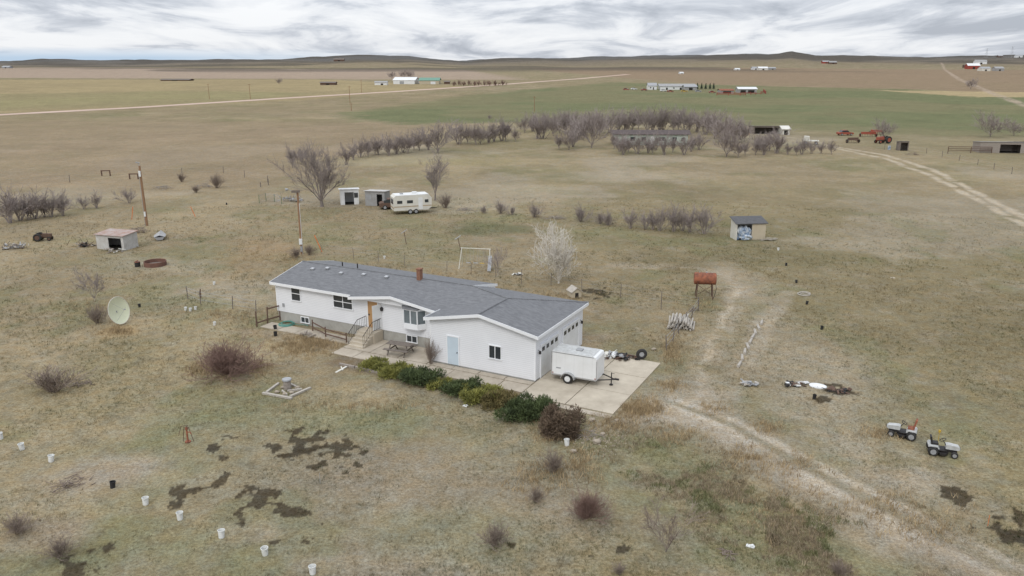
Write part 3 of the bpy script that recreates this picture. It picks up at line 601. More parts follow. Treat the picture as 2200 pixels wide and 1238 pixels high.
t3=bare(9,6.1,.08,12,.9,.14,.019,'bare_tree',m_pale,m_pale,'pale leafless tree behind the garage roof',G(1200,609),depth=4,kids=(5,4,3,3))
t4=bare(12,3.3,.12,6,.6,.04,.010,'bare_tree',m_pale,m_twigf,'small thin leafless tree beside the swing set',G(1070,592),depth=3,kids=(5,4,3))
t5=bare(15,3.3,.12,7,.6,.05,.010,'bare_tree',m_pale,m_twigf,'pale twiggy small tree behind the satellite dish',G(203,647),depth=3,kids=(5,4,4))
t6=bare(22,2.5,.1,6,.8,.04,.009,'bare_tree',m_bark,m_twigb,'sparse bare sapling at the bottom edge left of the gravel lane',G(1430,1185),depth=3,kids=(5,4,3))
fA=bare(31,7,.10,8,.55,.16,.026,'bare_tree',m_bark,m_twigf,'x',(0,0,0),depth=3,kids=(6,5,4)); uA=[False]
fB=bare(33,7,.10,9,.8,.15,.026,'bare_tree',m_bark,m_twigf,'x',(0,0,0),depth=3,kids=(6,5,4)); uB=[False]
fC=bare(37,7,0,0,.5,.09,.026,'bare_tree',m_bark,m_twigf,'x',(0,0,0),multi=8,depth=3,kids=(5,5,4)); uC=[False]
fD=bare(39,7,0,0,.75,.08,.026,'bare_tree',m_bark,m_twigf,'x',(0,0,0),multi=9,depth=3,kids=(5,5,4)); uD=[False]
sA=bare(41,2.2,0,0,.75,.02,.009,'leafless_shrub',m_bark,m_twigb,'x',(0,0,0),multi=30,depth=2,kids=(6,5)); usA=[False]
sB=bare(43,2.2,0,0,.95,.022,.010,'leafless_shrub',m_bark,m_twig,'x',(0,0,0),multi=24,depth=2,kids=(6,5)); usB=[False]
far=[(fA,uA),(fD,uD),(fC,uC),(fB,uB)]
WB=[(628,360,60),(648,352,40),(742,354,56),(757,344,44),(770,341,44),(792,337,54),(803,334,46),(815,334,48),(832,333,50),(852,331,50),(864,328,46),(878,328,50),(892,325,46),(905,325,50),(922,322,44),(945,328,76),(985,309,54),(1004,307,48),(1020,312,56),(1033,308,46),(1047,308,56),(1062,307,54),(1074,305,48),(1085,306,58),(1105,306,38),(1128,284,44),(1142,284,48),(1152,297,66),(1165,297,58),(1176,280,48),(1187,293,58),(1200,284,50),(1212,289,54),(1228,287,54),(1245,302,62),(1272,320,88),(1205,320,44),(1222,320,50),(1232,318,60),(1248,286,50),(1258,292,58),(1276,284,50),(1292,290,58),(1310,286,54),(1326,283,50),(1340,284,52),(1352,278,50),(1362,281,50),(1375,278,52),(1385,284,56),(1400,280,54),(1414,284,60),(1428,282,58),(1445,285,60),(1460,281,54),(1472,286,58),(1484,280,50),(1495,285,60),(1512,291,68),(1524,284,54),(1537,301,74),(1552,307,64),(1563,296,54),(1577,306,58),(1590,300,52),(1602,306,54),(1620,333,50),(1632,326,46),(1642,335,50),(1665,329,60),(1556,337,82),(1590,339,46),(1604,336,40),(1648,322,50),(1172,270,34),(1192,268,32),(1215,268,36),(1240,266,34),(1148,268,30),(1262,268,34),(1285,268,32)]
for i,(a,b,hp) in enumerate(WB):
    pr,u=far[(i*7+i//3)%4] if hp<70 else far[3]
    place(u,pr,'bare grey tree in the long windbreak running to the green neighbouring house',a+random.uniform(-5,5),b+random.uniform(-2.5,2.5),hp,7,'windbreak trees',1.15)
FR=[(1322,320,46),(1332,326,40),(1338,333,52),(1352,328,44),(1371,331,48),(1392,329,46),(1405,332,38),(1412,322,44),(1430,333,52),(1447,328,46),(1470,333,52),(1482,326,44),(1490,322,40),(1504,322,46),(1690,332,34),(1708,334,36),(1722,332,42),(1765,330,36),(1785,332,38),(1745,330,30)]
for i,(a,b,hp) in enumerate(FR): place(far[i%3][1],far[i%3][0],'small bare tree in the front row of the neighbouring yard',a+random.uniform(-3,3),b,hp,7,'small trees in front of the green house',1.1)
for (a,b,hp,lb) in[(2127,295,66,'lone bare tree near the right edge beyond the corral'),(1898,297,42,'round bare tree behind the red tractors'),(2085,192,28,'lone far tree beside the track near the right edge'),(2178,292,34,'bare tree at the right edge beside the taller lone tree'),(600,181,14,'tiny lone tree on the far tan field'),(842,170,20,'bare tree left of the far white barn'),(868,169,22,'bare tree behind the far white barn'),(882,169,20,'second bare tree behind the far white barn'),(1052,258,12,'small bare tree left of the windbreak at the green field')]:
    place(uB,fB,lb,a,b,hp,7,None,1.1)
for i,(a,b,hp) in enumerate([(22,480,92),(42,474,66),(60,472,54),(76,470,70),(97,466,54),(112,466,58),(136,464,62),(180,450,36),(208,448,40),(277,437,36)]):
    place(*( (uD,fD) if i%2 else (uC,fC) ),'bare grey bush in the row at the left edge',a,b,hp,7,'bushes in the left row',1.15)
for i,(a,b,hp) in enumerate([(1355,491,50),(1385,493,44),(1402,494,48),(1418,496,62),(1447,498,72),(1466,496,52),(1483,499,60),(1512,503,74)]):
    place(*( (uD,fD) if i%2 else (uC,fC) ),'leafless bush in the short row left of the open shed stuffed with tarps',a,b,hp,7,'bushes in the short row')
for i,(a,b,hp) in enumerate([(1040,458,20),(1075,459,36),(1100,462,24),(1148,467,40),(1248,476,46),(1288,481,32),(1307,484,36)]):
    place(usB,sB,'small leafless bush in the scattered line behind the house',a,b,hp,2.2,'scattered bushes behind the house')
for (a,b,hp,lb,wx) in[(390,391,26,'small grey bush in the left middle field',1),(466,404,38,'rounded leafless bush in the left middle field',1.1),(421,414,20,'low grey brush right below the field posts',1.4),(958,447,34,'small bush just right of the camper',1),(636,555,32,'low bush left of the light pole base',1.1),(665,548,26,'low bush right of the light pole base',1.1),(210,694,48,'dense leafless bush left of the satellite dish',1.2),(112,842,68,'dark rounded leafless bush at the left with deadwood beside it',1.9),(1190,1015,60,'leafless bush on bare soil below the brown juniper',1.1),(1152,1078,42,'low leafless bush above the round reddish one',1.1),(1065,1172,58,'leafless bush at the bottom centre',1.25),(40,1145,50,'twiggy brush at the bottom left edge',1.5),(130,1195,50,'flattened brush at the bottom left corner',1.6),(925,783,66,'thin twiggy shrub against the garage corner',.5),(1330,1235,30,'low brush at the bottom edge',1.3),(1800,1235,40,'low brush at the bottom edge beside the lane',1.4)]:
    place(usA,sA,lb,a,b,hp,2.2,None,wx)
rb=bare(51,2.5,0,0,1.2,.02,.009,'leafless_shrub',m_bark,m_twigr,'big rounded reddish brown bush on the left lawn',G(487,803),multi=110,depth=2,kids=(6,4)); rb.scale=(1.7,1.5,1.08)
copyto(rb,'round reddish leafless bush on the lawn below the juniper row',G(1262,1112),1.2,(.68,.66,.62))
def juniper(label,px,py,wpx,hpx,m,seed,n=5200,asp=1.0,hk=.58):
    p=G(px,py); k=pm(px,py); rx=wpx*k/2; hz=hpx*k*hk; ry=rx*asp
    r=np.random.default_rng(seed); nl=18
    lc=np.stack([r.uniform(-.8,.8,nl)*rx,r.uniform(-.7,.7,nl)*ry,r.uniform(.15,.62,nl)*hz],1); lr=np.stack([r.uniform(.22,.45,nl)*rx,r.uniform(.22,.45,nl)*ry,r.uniform(.25,.5,nl)*hz],1)
    i=r.integers(0,nl,n); d=r.normal(0,1,(n,3)); d/=np.linalg.norm(d,axis=1)[:,None]; rad=r.uniform(.4,1.12,n)[:,None]
    q=lc[i]+d*lr[i]*rad; q[:,2]=np.maximum(q[:,2],.02)
    out=d*.8+np.array([0,0,.5])+r.normal(0,.35,(n,3)); out/=np.linalg.norm(out,axis=1)[:,None]
    sd=np.cross(out,r.normal(0,1,(n,3))); sd/=np.linalg.norm(sd,axis=1)[:,None]+1e-6
    l=r.uniform(.08,.22,n)[:,None]; w=l*.2
    co=np.stack([q-sd*w,q+sd*w,q+out*l],1).reshape(-1,3)
    t=thing('juniper_shrub',label,'shrub',p)
    me=bpy.data.meshes.new('foliage'); me.from_pydata(co.tolist(),[],np.arange(n*3).reshape(-1,3).tolist()); me.materials.append(m); o=bpy.data.objects.new('foliage',me); C.objects.link(o); o.parent=t
    mb=MB(); 
    for s in range(9): mb.tube((0,0,-.05),tuple(lc[s]),.03,.012,4,False)
    mb.build('stem',m_bark,t)
juniper('leftmost small juniper with yellow green foliage beside the patio',805,792,62,34,m_jo,1,3600,1.0)
juniper('low yellow green juniper second from the patio end of the row',852,805,78,38,m_jo,2,4500,1.0)
juniper('wide dark green juniper third from the patio end',905,820,92,50,m_jg,3,6500,.9)
juniper('dark green juniper in the middle of the row after the grass gap',985,845,86,48,m_jg,4,6000,.9)
juniper('olive yellow juniper between two darker ones',1032,858,86,52,m_jo,5,6500,.9)
juniper('bronze olive juniper left of the largest dark green one',1078,872,78,50,m_jb,6,5500,.9)
juniper('largest dark green juniper near the driveway corner',1132,890,122,72,m_jg,7,10500,.9)
juniper('brown green upright juniper at the end of the row by the driveway',1203,932,96,90,m_jbr,8,8500,1.0,.7)
juniper('small ragged olive juniper in the grassy gap of the row',946,832,52,28,m_jo,9,2400)
def conifer(label,px,py,hp,group):
    p=G(px,py); h=hp*pm(px,py); t=thing('conifer_tree',label,'tree',p,0,group)
    mb=MB(); rd=random.Random(px)
    for l in range(7):
        z=h*(.12+.13*l); r=h*.3*(1-l/7.3)
        for i in range(14):
            a=6.283*i/14+rd.random(); rr=r*rd.uniform(.7,1.15); x_,y_=math.cos(a)*rr,math.sin(a)*rr; u=.12*h
            mb.add([(0,0,z+h*.16),(x_-math.sin(a)*u*.6,y_+math.cos(a)*u*.6,z-h*.03),(x_+math.sin(a)*u*.6,y_-math.cos(a)*u*.6,z-h*.03)],[(0,1,2)])
    mb.build('crown',m_con,t); m2=MB(); m2.tube((0,0,-.1),(0,0,h*.5),h*.03,h*.01,6); m2.build('trunk',m_bark,t)
for a in(1498,1507,1516,1525,1533): conifer('dark conifer in the small grove right of the long far building',a,192,13,'far conifer grove')
fh=bare(61,7,0,0,.8,.09,.06,'bare_tree',m_bark,m_twigr,'x',(0,0,0),multi=8,depth=2,kids=(6,6)); uh=[False]
for i,a in enumerate((975,985,996,1006,1018,1028,1040,1052,1066,1080)): place(uh,fh,'reddish hedge tree in the far row right of the green roofed shed',a,185-(i%2),13,7,'far hedge trees',1.6)
def brush(name,label,px,py,wpx,hpx,n=60,m=m_log,cat='brush pile'):
    p=G(px,py); k=pm(px,py); w=wpx*k/2; h=hpx*k; mb=MB()
    for i in range(n):
        x_=random.gauss(0,w*.45); y_=random.gauss(0,w*.35); z_=random.uniform(0,h*.6)*max(0,1-abs(x_)/w); a=random.uniform(0,6.28); l=random.uniform(.3,1)*w*.7; t_=random.uniform(-.15,.3)
        mb.tube((x_,y_,z_+.02),(x_+math.cos(a)*l,y_+math.sin(a)*l,max(.02,z_+l*t_)),random.uniform(.012,.04),.01,4)
    o=mb.build(name,m); o.location=p; tag(o,label,cat)
brush('brush_pile','pile of dead branches in the far left field',350,406,50,12)
brush('brush_pile','dark brush heap beside the left power pole base',300,500,46,26,90,m_twigb)
brush('brush_pile','fallen dead branches left of the lone field bush',440,402,40,14)
brush('brush_pile','dead branches beside the dark rounded bush at left',175,826,50,16,40,m_twigb)
brush('brush_pile','brush on the ground right of the scattered bushes',1195,470,50,10)
brush('brush_pile','brush heap on the ground in front of the far yellow lane bend',1960,333,36,12,60,m_twigb)
brush('brush_pile','dead branches strewn on the verge below the driveway corner',1255,935,70,10,35,m_log)
brush('brush_pile','low stick heap in the grass between the camper and bush line',1000,452,40,8)
brush('brush_pile','low sprawling dead twigs beside the black bucket',150,1040,80,14,45,m_twigb)
brush('brush_pile','small stick heap at the foot of the bottom right sapling',1560,1190,50,8,22,m_twigb)
brush('brush_pile','tangled dead twigs by the leaning fence near the firewood',1492,668,26,16,30,m_twigb)
# ---------------------------------------------------------------- fences
def fence(name,label,L,sp,h,r,mp,wires=(.4,.8,1.1),cat='fence',wire_r=.006,tilt=.06,rails=None):
    P=GP(L); t=thing(name,label,cat,P[0]); pts=[]
    for a,b in zip(P[:-1],P[1:]):
        n_=max(1,int((b-a).length/sp))
        for i in range(n_): pts.append(a.lerp(b,i/n_))
    pts.append(P[-1]); tops=[]
    for i,p in enumerate(pts):
        q=p-P[0]; e=q+Vector((random.uniform(-tilt,tilt),random.uniform(-tilt,tilt),1)).normalized()*h*random.uniform(.88,1.05)
        mb=MB(); mb.tube(q-Vector((0,0,.1)),e,r,r*.85,6); mb.build('post',mp,t); tops.append((q,e))
    mb=MB()
    for (q,e),(q2,e2) in zip(tops[:-1],tops[1:]):
        for wv in wires:
            f=wv/1.2
            if rails: 
                if random.random()<.9: mb.tube(q.lerp(e,f),q2.lerp(e2,f),rails,rails,6)
            else: mb.tube(q.lerp(e,f),q2.lerp(e2,f),wire_r,wire_r,3,False)
    mb.build('rail' if rails else 'wire',mp if rails else m_grey,t)
fence('wire_fence','wire fence with short thin posts behind the house',[(690,545),(760,556),(870,572),(960,583),(1120,602),(1250,625),(1420,655),(1500,668)],2.6,1.2,.03,m_old)
fence('wire_fence','short wire fence running from the left lawn to the house corner',[(404,642),(432,655),(500,664),(550,672)],1.8,1.2,.045,m_old,wire_r=.014,tilt=.12)
fence('wire_fence','short wire fence running down behind the firewood stack',[(1500,668),(1470,700),(1432,755)],2.0,1.2,.045,m_old,wire_r=.012,tilt=.12)
fence('wire_fence','far wire fence crossing the left middle field',[(0,402),(150,392),(300,377),(480,372),(575,392)],7,1.3,.06,m_old)
fence('wire_fence','wire fence along the right double track lane',[(2215,385),(2100,355),(1990,330),(1900,322)],6,1.3,.06,m_old)
fence('wire_fence','far wire fence along the edge of the windbreak',[(575,392),(640,352),(780,300),(960,275)],9,1.3,.06,m_old)
fence('wooden_corral','dark wooden corral fence at the right edge beside the log shed',[(2036,330),(2085,329),(2130,329)],3.2,1.5,.09,m_brown,(.45,.8,1.15),'fence',rails=.07)
fence('rail_fence','brown wooden rail fence panel at the left corner of the house',[(552,703),(575,695),(602,688)],1.4,1.35,.07,m_brown,(.3,1.05),'fence',rails=.06)
fence('rail_fence','low broken brown rail fence in front of the house steps',[(672,712),(700,725),(745,737)],1.5,.9,.06,m_brown,(.4,.95),'fence',rails=.05)
for (a,b,hp,lb) in[(228,378,12,'weathered field gate frame of two posts and a crossbar far left'),(288,385,12,'second field frame of posts right of the first far left')]:
    p=G(a,b); k=pm(a,b); t=thing('post_frame',lb,'posts',p)
    for sx in(-1,1): mb=MB(); mb.tube((sx*k*9,0,-.1),(sx*k*9,0,k*hp),.13,.12,6); mb.build('post',m_brown,t)
    mb=MB(); mb.tube((-k*10,0,k*hp*.9),(k*10,0,k*hp*.95),.1,.1,6); mb.build('crossbar',m_brown,t)
def stake(label,px,py,ex,ey,r,m,name='marker_stake',cat='stake'):
    p=G(px,py); k=pm(px,py); mb=MB(); mb.tube((0,0,-.05),(ex*k,0,ey*k),r,r,6); o=mb.build(name,m); o.location=p; tag(o,label,cat)
stake('orange guy wire guard leaning beside the light pole',692,541,-14,36,.05,m_orange,'guy_guard')
stake('orange guy wire guard leaning left of the left power pole',283,472,6,28,.04,m_orange,'guy_guard')
stake('orange guy wire guard in the field right of the power pole',420,466,-8,22,.04,m_orange,'guy_guard')
stake('thin steel stake standing in the lower left lawn',688,1040,0,26,.012,m_grey)
stake('short wooden stake near the wire fence behind the house',1120,610,0,22,.03,m_old)
stake('grey post standing on the left lawn fence end',432,640,0,20,.05,m_brown)
stake('grey wooden post in the field left of the white sheds',560,402,0,10,.08,m_old)
stake('wooden post in the field right of the left bushes',577,398,0,14,.07,m_old)
stake('tall wire fence post by the scrap boards at right',1420,665,0,34,.035,m_old)
stake('thin orange tipped survey stake at the bottom right',2122,1130,0,26,.012,m_orange)
# ---------------------------------------------------------------- poles
def upole(label,px,py,h,r,kind):
    p=G(px,py); t=thing('utility_pole',label,'utility pole',p)
    mb=MB(); mb.tube((0,0,-.2),(0,0,h),r,r*.72,10); mb.build('pole',m_pole,t)
    if kind=='near':
        mb=MB(); mb.bx(-.12,.12,-.28,-.14,h-1.3,h-.6); mb.build('transformer',m_white,t)
        mb=MB(); mb.bx(-.09,.09,-.27,-.14,1.2,1.8); mb.build('meter_box',m_white,t)
        mb=MB(); mb.tube((-.15,-.12,0),(-.15,-.12,h-1.2),.03,.03,6); mb.build('conduit',m_grey,t)
        mb=MB(); mb.tube((0,0,h-.15),(-.1,-.05,h+.35),.03,.03,6); mb.box((-.15,-.05,h+.4),(.5,.14,.1),(0,.2,0)); mb.build('crossarm',m_grey,t)
    elif kind=='lamp':
        mb=MB(); mb.tube((0,0,h-.4),(-.9,-.3,h+.15),.03,.03,6); mb.build('lamp_arm',m_grey,t)
        mb=MB(); mb.tube((-.9,-.3,h+.12),(-1.15,-.38,h+.1),.12,.16,8); mb.build('lamp_head',m_grey,t)
        mb=MB(); mb.bx(-.16,.16,-.28,-.1,1.1,1.7); mb.build('meter_box',m_white,t)
        mb=MB(); mb.bx(-.1,.1,-.24,-.1,.3,.9); mb.build('junction_box',m_grey,t); mb=MB(); mb.tube((.12,-.1,0),(.12,-.1,h*.8),.025,.025,6); mb.build('conduit',m_white,t)
        mb=MB(); mb.box((-.1,-.3,h-.1),(.9,.05,.25),(0,0,.3)); mb.build('crossarm',m_old,t)
    else:
        mb=MB(); mb.box((0,0,h-.3),(1.6,.12,.12)); mb.build('crossarm',m_pole,t)
upole('brown wooden power pole standing in the left field with meter boxes',316,485,7.5,.17,'near')
upole('tall light pole with arm behind the left end of the house',649,546,6.9,.15,'lamp')
for a,b,h,lb in[(752,222,8,'farther wooden pole near the dirt road left of the windbreak'),(755,238,3,'short post in the field below the farther wooden pole'),(1148,240,6,'distant pole at the left end of the windbreak trees'),(450,213,8,'distant wooden pole beside the dirt road at left'),(538,214,8,'distant wooden pole beside the dirt road nearer the middle'),(777,200,8,'distant wooden pole below the far white barn')]: upole(lb,a,b,h,.14,'far')
for (a,b,tx,lb) in[(873,525,-8,'thin post with a tilted panel in the field behind the house, left one'),(990,538,-12,'thin post with a tilted panel near the swing set')]:
    p=G(a,b); k=pm(a,b); t=thing('panel_post',lb,'post',p); mb=MB(); mb.tube((0,0,0),(tx*k*.5,0,28*k),.04,.04,6); mb.build('post',m_brown,t)
    mb=MB(); mb.box((tx*k*.5,0,28*k),(.75,.3,.05),(0,D(-35),0)); mb.build('panel',m_grey,t)
# ---------------------------------------------------------------- satellite dish
p=G(258,699); t=thing('satellite_dish','large pale yellow green satellite dish standing on the left lawn','satellite dish',p)
mb=MB(); R_=1.08; nn=32; rings=8; vs=[];fs=[]
for i in range(rings+1):
    r=R_*i/rings
    for j in range(nn): a=6.283185*j/nn; vs.append((r*math.cos(a),r*math.sin(a),.28*(r/R_)**2))
for i in range(rings):
    for j in range(nn): fs.append((i*nn+j,i*nn+(j+1)%nn,(i+1)*nn+(j+1)%nn,(i+1)*nn+j))
mb.add(vs,fs); dsh=mb.build('reflector',m_dish,t,True)
dirn=Vector((.96,-.26,.22)).normalized(); dsh.rotation_euler=dirn.to_track_quat('Z','Y').to_euler(); dsh.location=(-.2,.1,1.15)
m2=MB(); m2.torus((0,0,.28),R_,.022,'z',32,6); m2.build('rim',m_cream,dsh)
for a in(0,2.1,4.2): m2=MB(); m2.tube((R_*.75*math.cos(a),R_*.75*math.sin(a),.2),(0,0,.8),.009,.009,5); m2.build('strut',m_grey,dsh)
m2=MB(); m2.tube((0,0,.75),(0,0,.9),.05,.05,8); m2.build('feed_horn',m_grey,dsh)
mb=MB(); mb.tube((-.2,.15,-.1),(-.2,.12,1.15),.06,.06,8); mb.build('post',m_grey,t)
# ---------------------------------------------------------------- buckets and pots
def bucket(label,px,py,h,m,name='bucket'):
    t=thing(name,label,'bucket' if name=='bucket' else 'pot',G(px,py),random.uniform(0,6))
    t.rotation_euler=(random.uniform(-.12,.12),random.uniform(-.12,.12),random.uniform(0,6))
    mb=MB(); n=16; r0,r1=.34*h,.41*h; vs=[];fs=[]
    prof=[(0,.0),(r0,.0),(r1,h),(r1*1.08,h),(r1*1.08,h*.93),(r1*.93,h),(r0*.92,.03),(0,.03)]
    for r,z in prof:
        for j in range(n): a=6.283185*j/n; vs.append((r*math.cos(a),r*math.sin(a),z))
    for i in range(len(prof)-1):
        for j in range(n): fs.append((i*n+j,i*n+(j+1)%n,(i+1)*n+(j+1)%n,(i+1)*n+j))
    mb.add(vs,fs); b=mb.build('body',m,t,False)
    mb=MB(); pts=[(r1*1.1*math.cos(a),r1*.6*math.sin(a),h*.85-.25*h*math.sin(a)) for a in[math.pi*i/8 for i in range(9)]]; mb.path(pts,.006,4); mb.build('handle',m_grey,b)
for a,b,lb in[(48,966,'white bucket farthest left on the lawn row'),(110,992,'white bucket second from the left end of the curved lawn row'),(313,1084,'white bucket just right of the black bucket on the lawn'),(387,1116,'white bucket in the middle of the curved row'),(476,1155,'white bucket third from the bottom edge of the curved row'),(570,1192,'white bucket second from the bottom edge of the curved row'),(672,1233,'white bucket cut by the bottom edge of the photo'),(1218,957,'white bucket at the foot of the brown juniper'),(2,943,'white bucket cut by the left edge of the photo')]: bucket(lb,a,b,.36,m_bucket)
for a,b,lb in[(399,667,'left white bucket of the small cluster on the lawn by the fence'),(409,669,'middle white bucket of the small cluster by the fence'),(420,666,'right white bucket of the small cluster by the fence'),(461,699,'white bucket alone right below the small cluster'),(460,612,'small white bucket left of the house in the dry grass'),(826,556,'white bucket in the grass behind the house roof'),(1672,538,'small white bucket right of the open shed stuffed with tarps')]: bucket(lb,a,b,.28,m_bucket)
for a,b,lb in[(242,1048,'black bucket on the lower left lawn'),(592,722,'black bucket on the left lawn below the green hose'),(592,708,'black pot on the walk beside the green hose')]: bucket(lb,a,b,.33,m_pot)
for a,b,lb in[(1689,571,'black pot in the right field below the open shed'),(1711,608,'black pot just above the grey ring in the field'),(1733,654,'black pot below the grey ring in the field'),(1765,708,'black pot right of the line of logs'),(1749,857,'black pot beside the white scrap group'),(487,440,'black pot far back in the left field'),(640,548,'black pot by the light pole foot'),(300,660,'black pot right of the satellite dish')]: bucket(lb,a,b,.28,m_pot,'plant_pot')
# ---------------------------------------------------------------- well head in timber square
p=G(615,840); t=thing('planter_square','rough square of fallen grey timbers around an old well casing on the lawn','planter',p,D(-25))
for (x_,y_,lx_,ly_,rz_) in((.1,-.95,2.2,.16,.05),(-.4,.85,1.2,.12,-.22),(-1.0,-.1,.14,1.5,.2),(1.05,.1,.16,1.7,-.12),(.5,.2,.9,.12,.7),(.2,-.4,.8,.1,-.5)):
    mb=MB(); mb.box((x_,y_,.07),(lx_,ly_,.12),(random.uniform(-.05,.05),random.uniform(-.05,.05),rz_)); mb.build('timber',m_plank,t)
t=thing('well_casing','round grey well casing with flat lid inside the timber square','well',p+Vector((.0,.3,0)))
mb=MB(); mb.tube((0,0,-.05),(0,0,.62),.25,.23,14); mb.build('casing',m_log,t); mb=MB(); mb.tube((0,0,.62),(0,0,.7),.31,.29,14); mb.build('lid',m_grey,t)
for i,(dx,dy) in enumerate(((-.5,-.3),(.45,-.4),(-.3,.4),(.6,.4),(.1,-.6))):
    mb=MB(); mb.blob((0,0,.07),(.17,.13,.1),.2,8,5,i+30); o=tag(mb.build('rock',m_stone),['flat','lichened','rounded','angular','small front'][i]+' stone on the soil inside the timber square','rock'); o.location=p+Vector((dx,dy,0))
p=G(404,950); t=thing('hand_pump','rusty red hand pump standing on the lower left lawn','pump',p)
mb=MB(); mb.tube((0,0,0),(0,0,.75),.055,.045,10); mb.tube((0,0,.0),(0,0,.06),.16,.16,10); mb.tube((0,0,.75),(0,0,.88),.08,.07,10); mb.build('body',m_rust,t)
mb=MB(); mb.path([(0,0,.6),(.2,-.05,.62),(.26,-.06,.5)],.03,6); mb.build('spout',m_rust,t)
mb=MB(); mb.path([(-.05,0,.85),(.1,0,1.0),(-.3,.05,.92),(-.5,.05,.35)],.018,6); mb.build('handle',m_brown,t)
for sx in(-.3,.28): mb=MB(); mb.tube((sx,.1,0),(sx*.4,0,.9),.018,.018,5); mb.build('leg',m_brown,t)
p=L2W(onY(855,742,.0)[0],.25); p.z=.065
t=thing('picnic_table','weathered wooden picnic table on the patio below the bay window','picnic table',p,HR+D(6))
mb=MB()
for i in range(5): mb.bx(-.95,.95,-.36+i*.15,-.23+i*.15,.70,.74)
mb.build('tabletop',m_old,t)
for sy in(-.68,.68):
    mb=MB(); mb.bx(-.95,.95,sy-.13,sy-.01,.42,.46); mb.bx(-.95,.95,sy+.01,sy+.13,.42,.46); mb.build('bench',m_old,t)
for sx in(-.65,.65):
    for s in(-1,1): mb=MB(); mb.tube((sx,s*.72,0),(sx,s*.18,.7),.045,.045,5); mb.build('leg',m_old,t)
    mb=MB(); mb.box((sx+.06,0,.39),(.05,1.6,.1)); mb.build('crossbeam',m_old,t)
p=G(616,698); t=MB()
for i in range(5): t.torus((random.uniform(-.06,.06),random.uniform(-.06,.06),.03+i*.025),.62-.05*i,.026,'z',24,5)
t.path([(.6,0,.03),(1.0,-.25,.03),(1.5,-.2,.03),(1.8,-.45,.03)],.022,5); o=tag(t.build('garden_hose',m_hose),'coiled green garden hose on the path by the house corner','hose'); o.location=p+Vector((0,0,.04))
p=G(1024,576); t=thing('swing_set','grey metal swing set with slide behind the house','swing set',p,D(-10))
for sx in(-1.5,1.35):
    for sy in(-.75,.75): mb=MB(); mb.tube((sx+(-.15 if sx<0 else .15),sy,0),(sx,0,2.0),.035,.035,6); mb.build('leg',m_cream,t)
mb=MB(); mb.tube((-1.6,0,2.0),(1.45,0,2.0),.04,.04,6); mb.build('top_bar',m_cream,t)
for x_ in(-.85,-.1,.55):
    mb=MB(); mb.bx(x_-.22,x_+.22,-.1,.1,.5,.53); se=mb.build('swing_seat',m_yel if x_>0 else m_grey,t)
    for d_ in(-.2,.2): mb=MB(); mb.tube((x_+d_,0,.52),(x_+d_,0,2.0),.01,.01,4); mb.build('chain',m_grey,se)
mb=MB(); mb.slab([(1.25,-.1,1.35),(1.6,-.1,1.35),(1.75,-1.5,.15),(1.4,-1.5,.15)],.04); sl=mb.build('slide',m_grey,t)
mb=MB(); mb.tube((1.28,0,0),(1.3,-.1,1.3),.02,.02,5); mb.tube((1.6,0,0),(1.58,-.1,1.3),.02,.02,5)
for i in range(4): mb.tube((1.28,-.02,.3*i+.2),(1.6,-.02,.3*i+.2),.015,.015,5)
mb.build('ladder',m_alu,sl)
p=G(1234,638); t=thing('dog_house','small tan wooden dog house behind the garage','dog house',p,D(20))
mb=MB(); mb.prism([(-.45,.05),(.45,.05),(.45,.6),(0,.9),(-.45,.6)],'y',-.5,.5); mb.build('wall',m_tanwall,t)
mb=MB(); mb.slab([(-.55,-.6,.58),(0,-.6,.97),(0,.6,.97),(-.55,.6,.58)],.04); mb.slab([(0,-.6,.97),(.55,-.6,.58),(.55,.6,.58),(0,.6,.97)],.04); mb.build('roof',m_plank,t)
mb=MB(); mb.bx(-.16,.16,-.51,-.502,.08,.5); mb.build('doorway',m_dark,t)
p=G(1512,640); t=thing('fuel_tank','rusty red cylindrical fuel tank on a tall steel stand','fuel tank',p,D(-8))
mb=MB(); mb.tube((-.88,0,1.75),(.88,0,1.75),.52,.52,22); mb.tube((-.93,0,1.75),(-.88,0,1.75),.46,.52,22); mb.tube((.88,0,1.75),(.93,0,1.75),.52,.46,22); tk=mb.build('tank',m_rust,t)
mb=MB(); mb.tube((.1,0,2.25),(.1,0,2.35),.08,.08,8); mb.build('cap',m_grey,tk); mb=MB(); mb.tube((-.5,0,2.22),(-.5,0,2.4),.03,.03,6); mb.build('vent_pipe',m_grey,tk)
for sx in(-.62,.62):
    for sy in(-.42,.42): mb=MB(); mb.tube((sx*1.15,sy*1.2,-.05),(sx,sy,1.4),.04,.04,6); mb.build('leg',m_brown,t)
    mb=MB(); mb.tube((sx*1.1,-.5,.4),(sx,.42,1.25),.02,.02,5); mb.tube((sx*1.1,.5,.4),(sx,-.42,1.25),.02,.02,5); mb.bx(sx-.04,sx+.04,-.45,.45,1.2,1.27); mb.build('brace',m_brown,t)
mb=MB(); mb.tube((-.68,-.47,.4),(.62,-.42,1.25),.022,.022,5); mb.tube((.68,-.47,.4),(-.62,-.42,1.25),.022,.022,5); mb.build('brace',m_brown,t)
mb=MB(); mb.path([(.9,-.1,1.4),(1.0,-.15,.9),(.9,-.2,.4),(.8,-.25,.05)],.02,5); mb.build('hose',m_rubber,t)
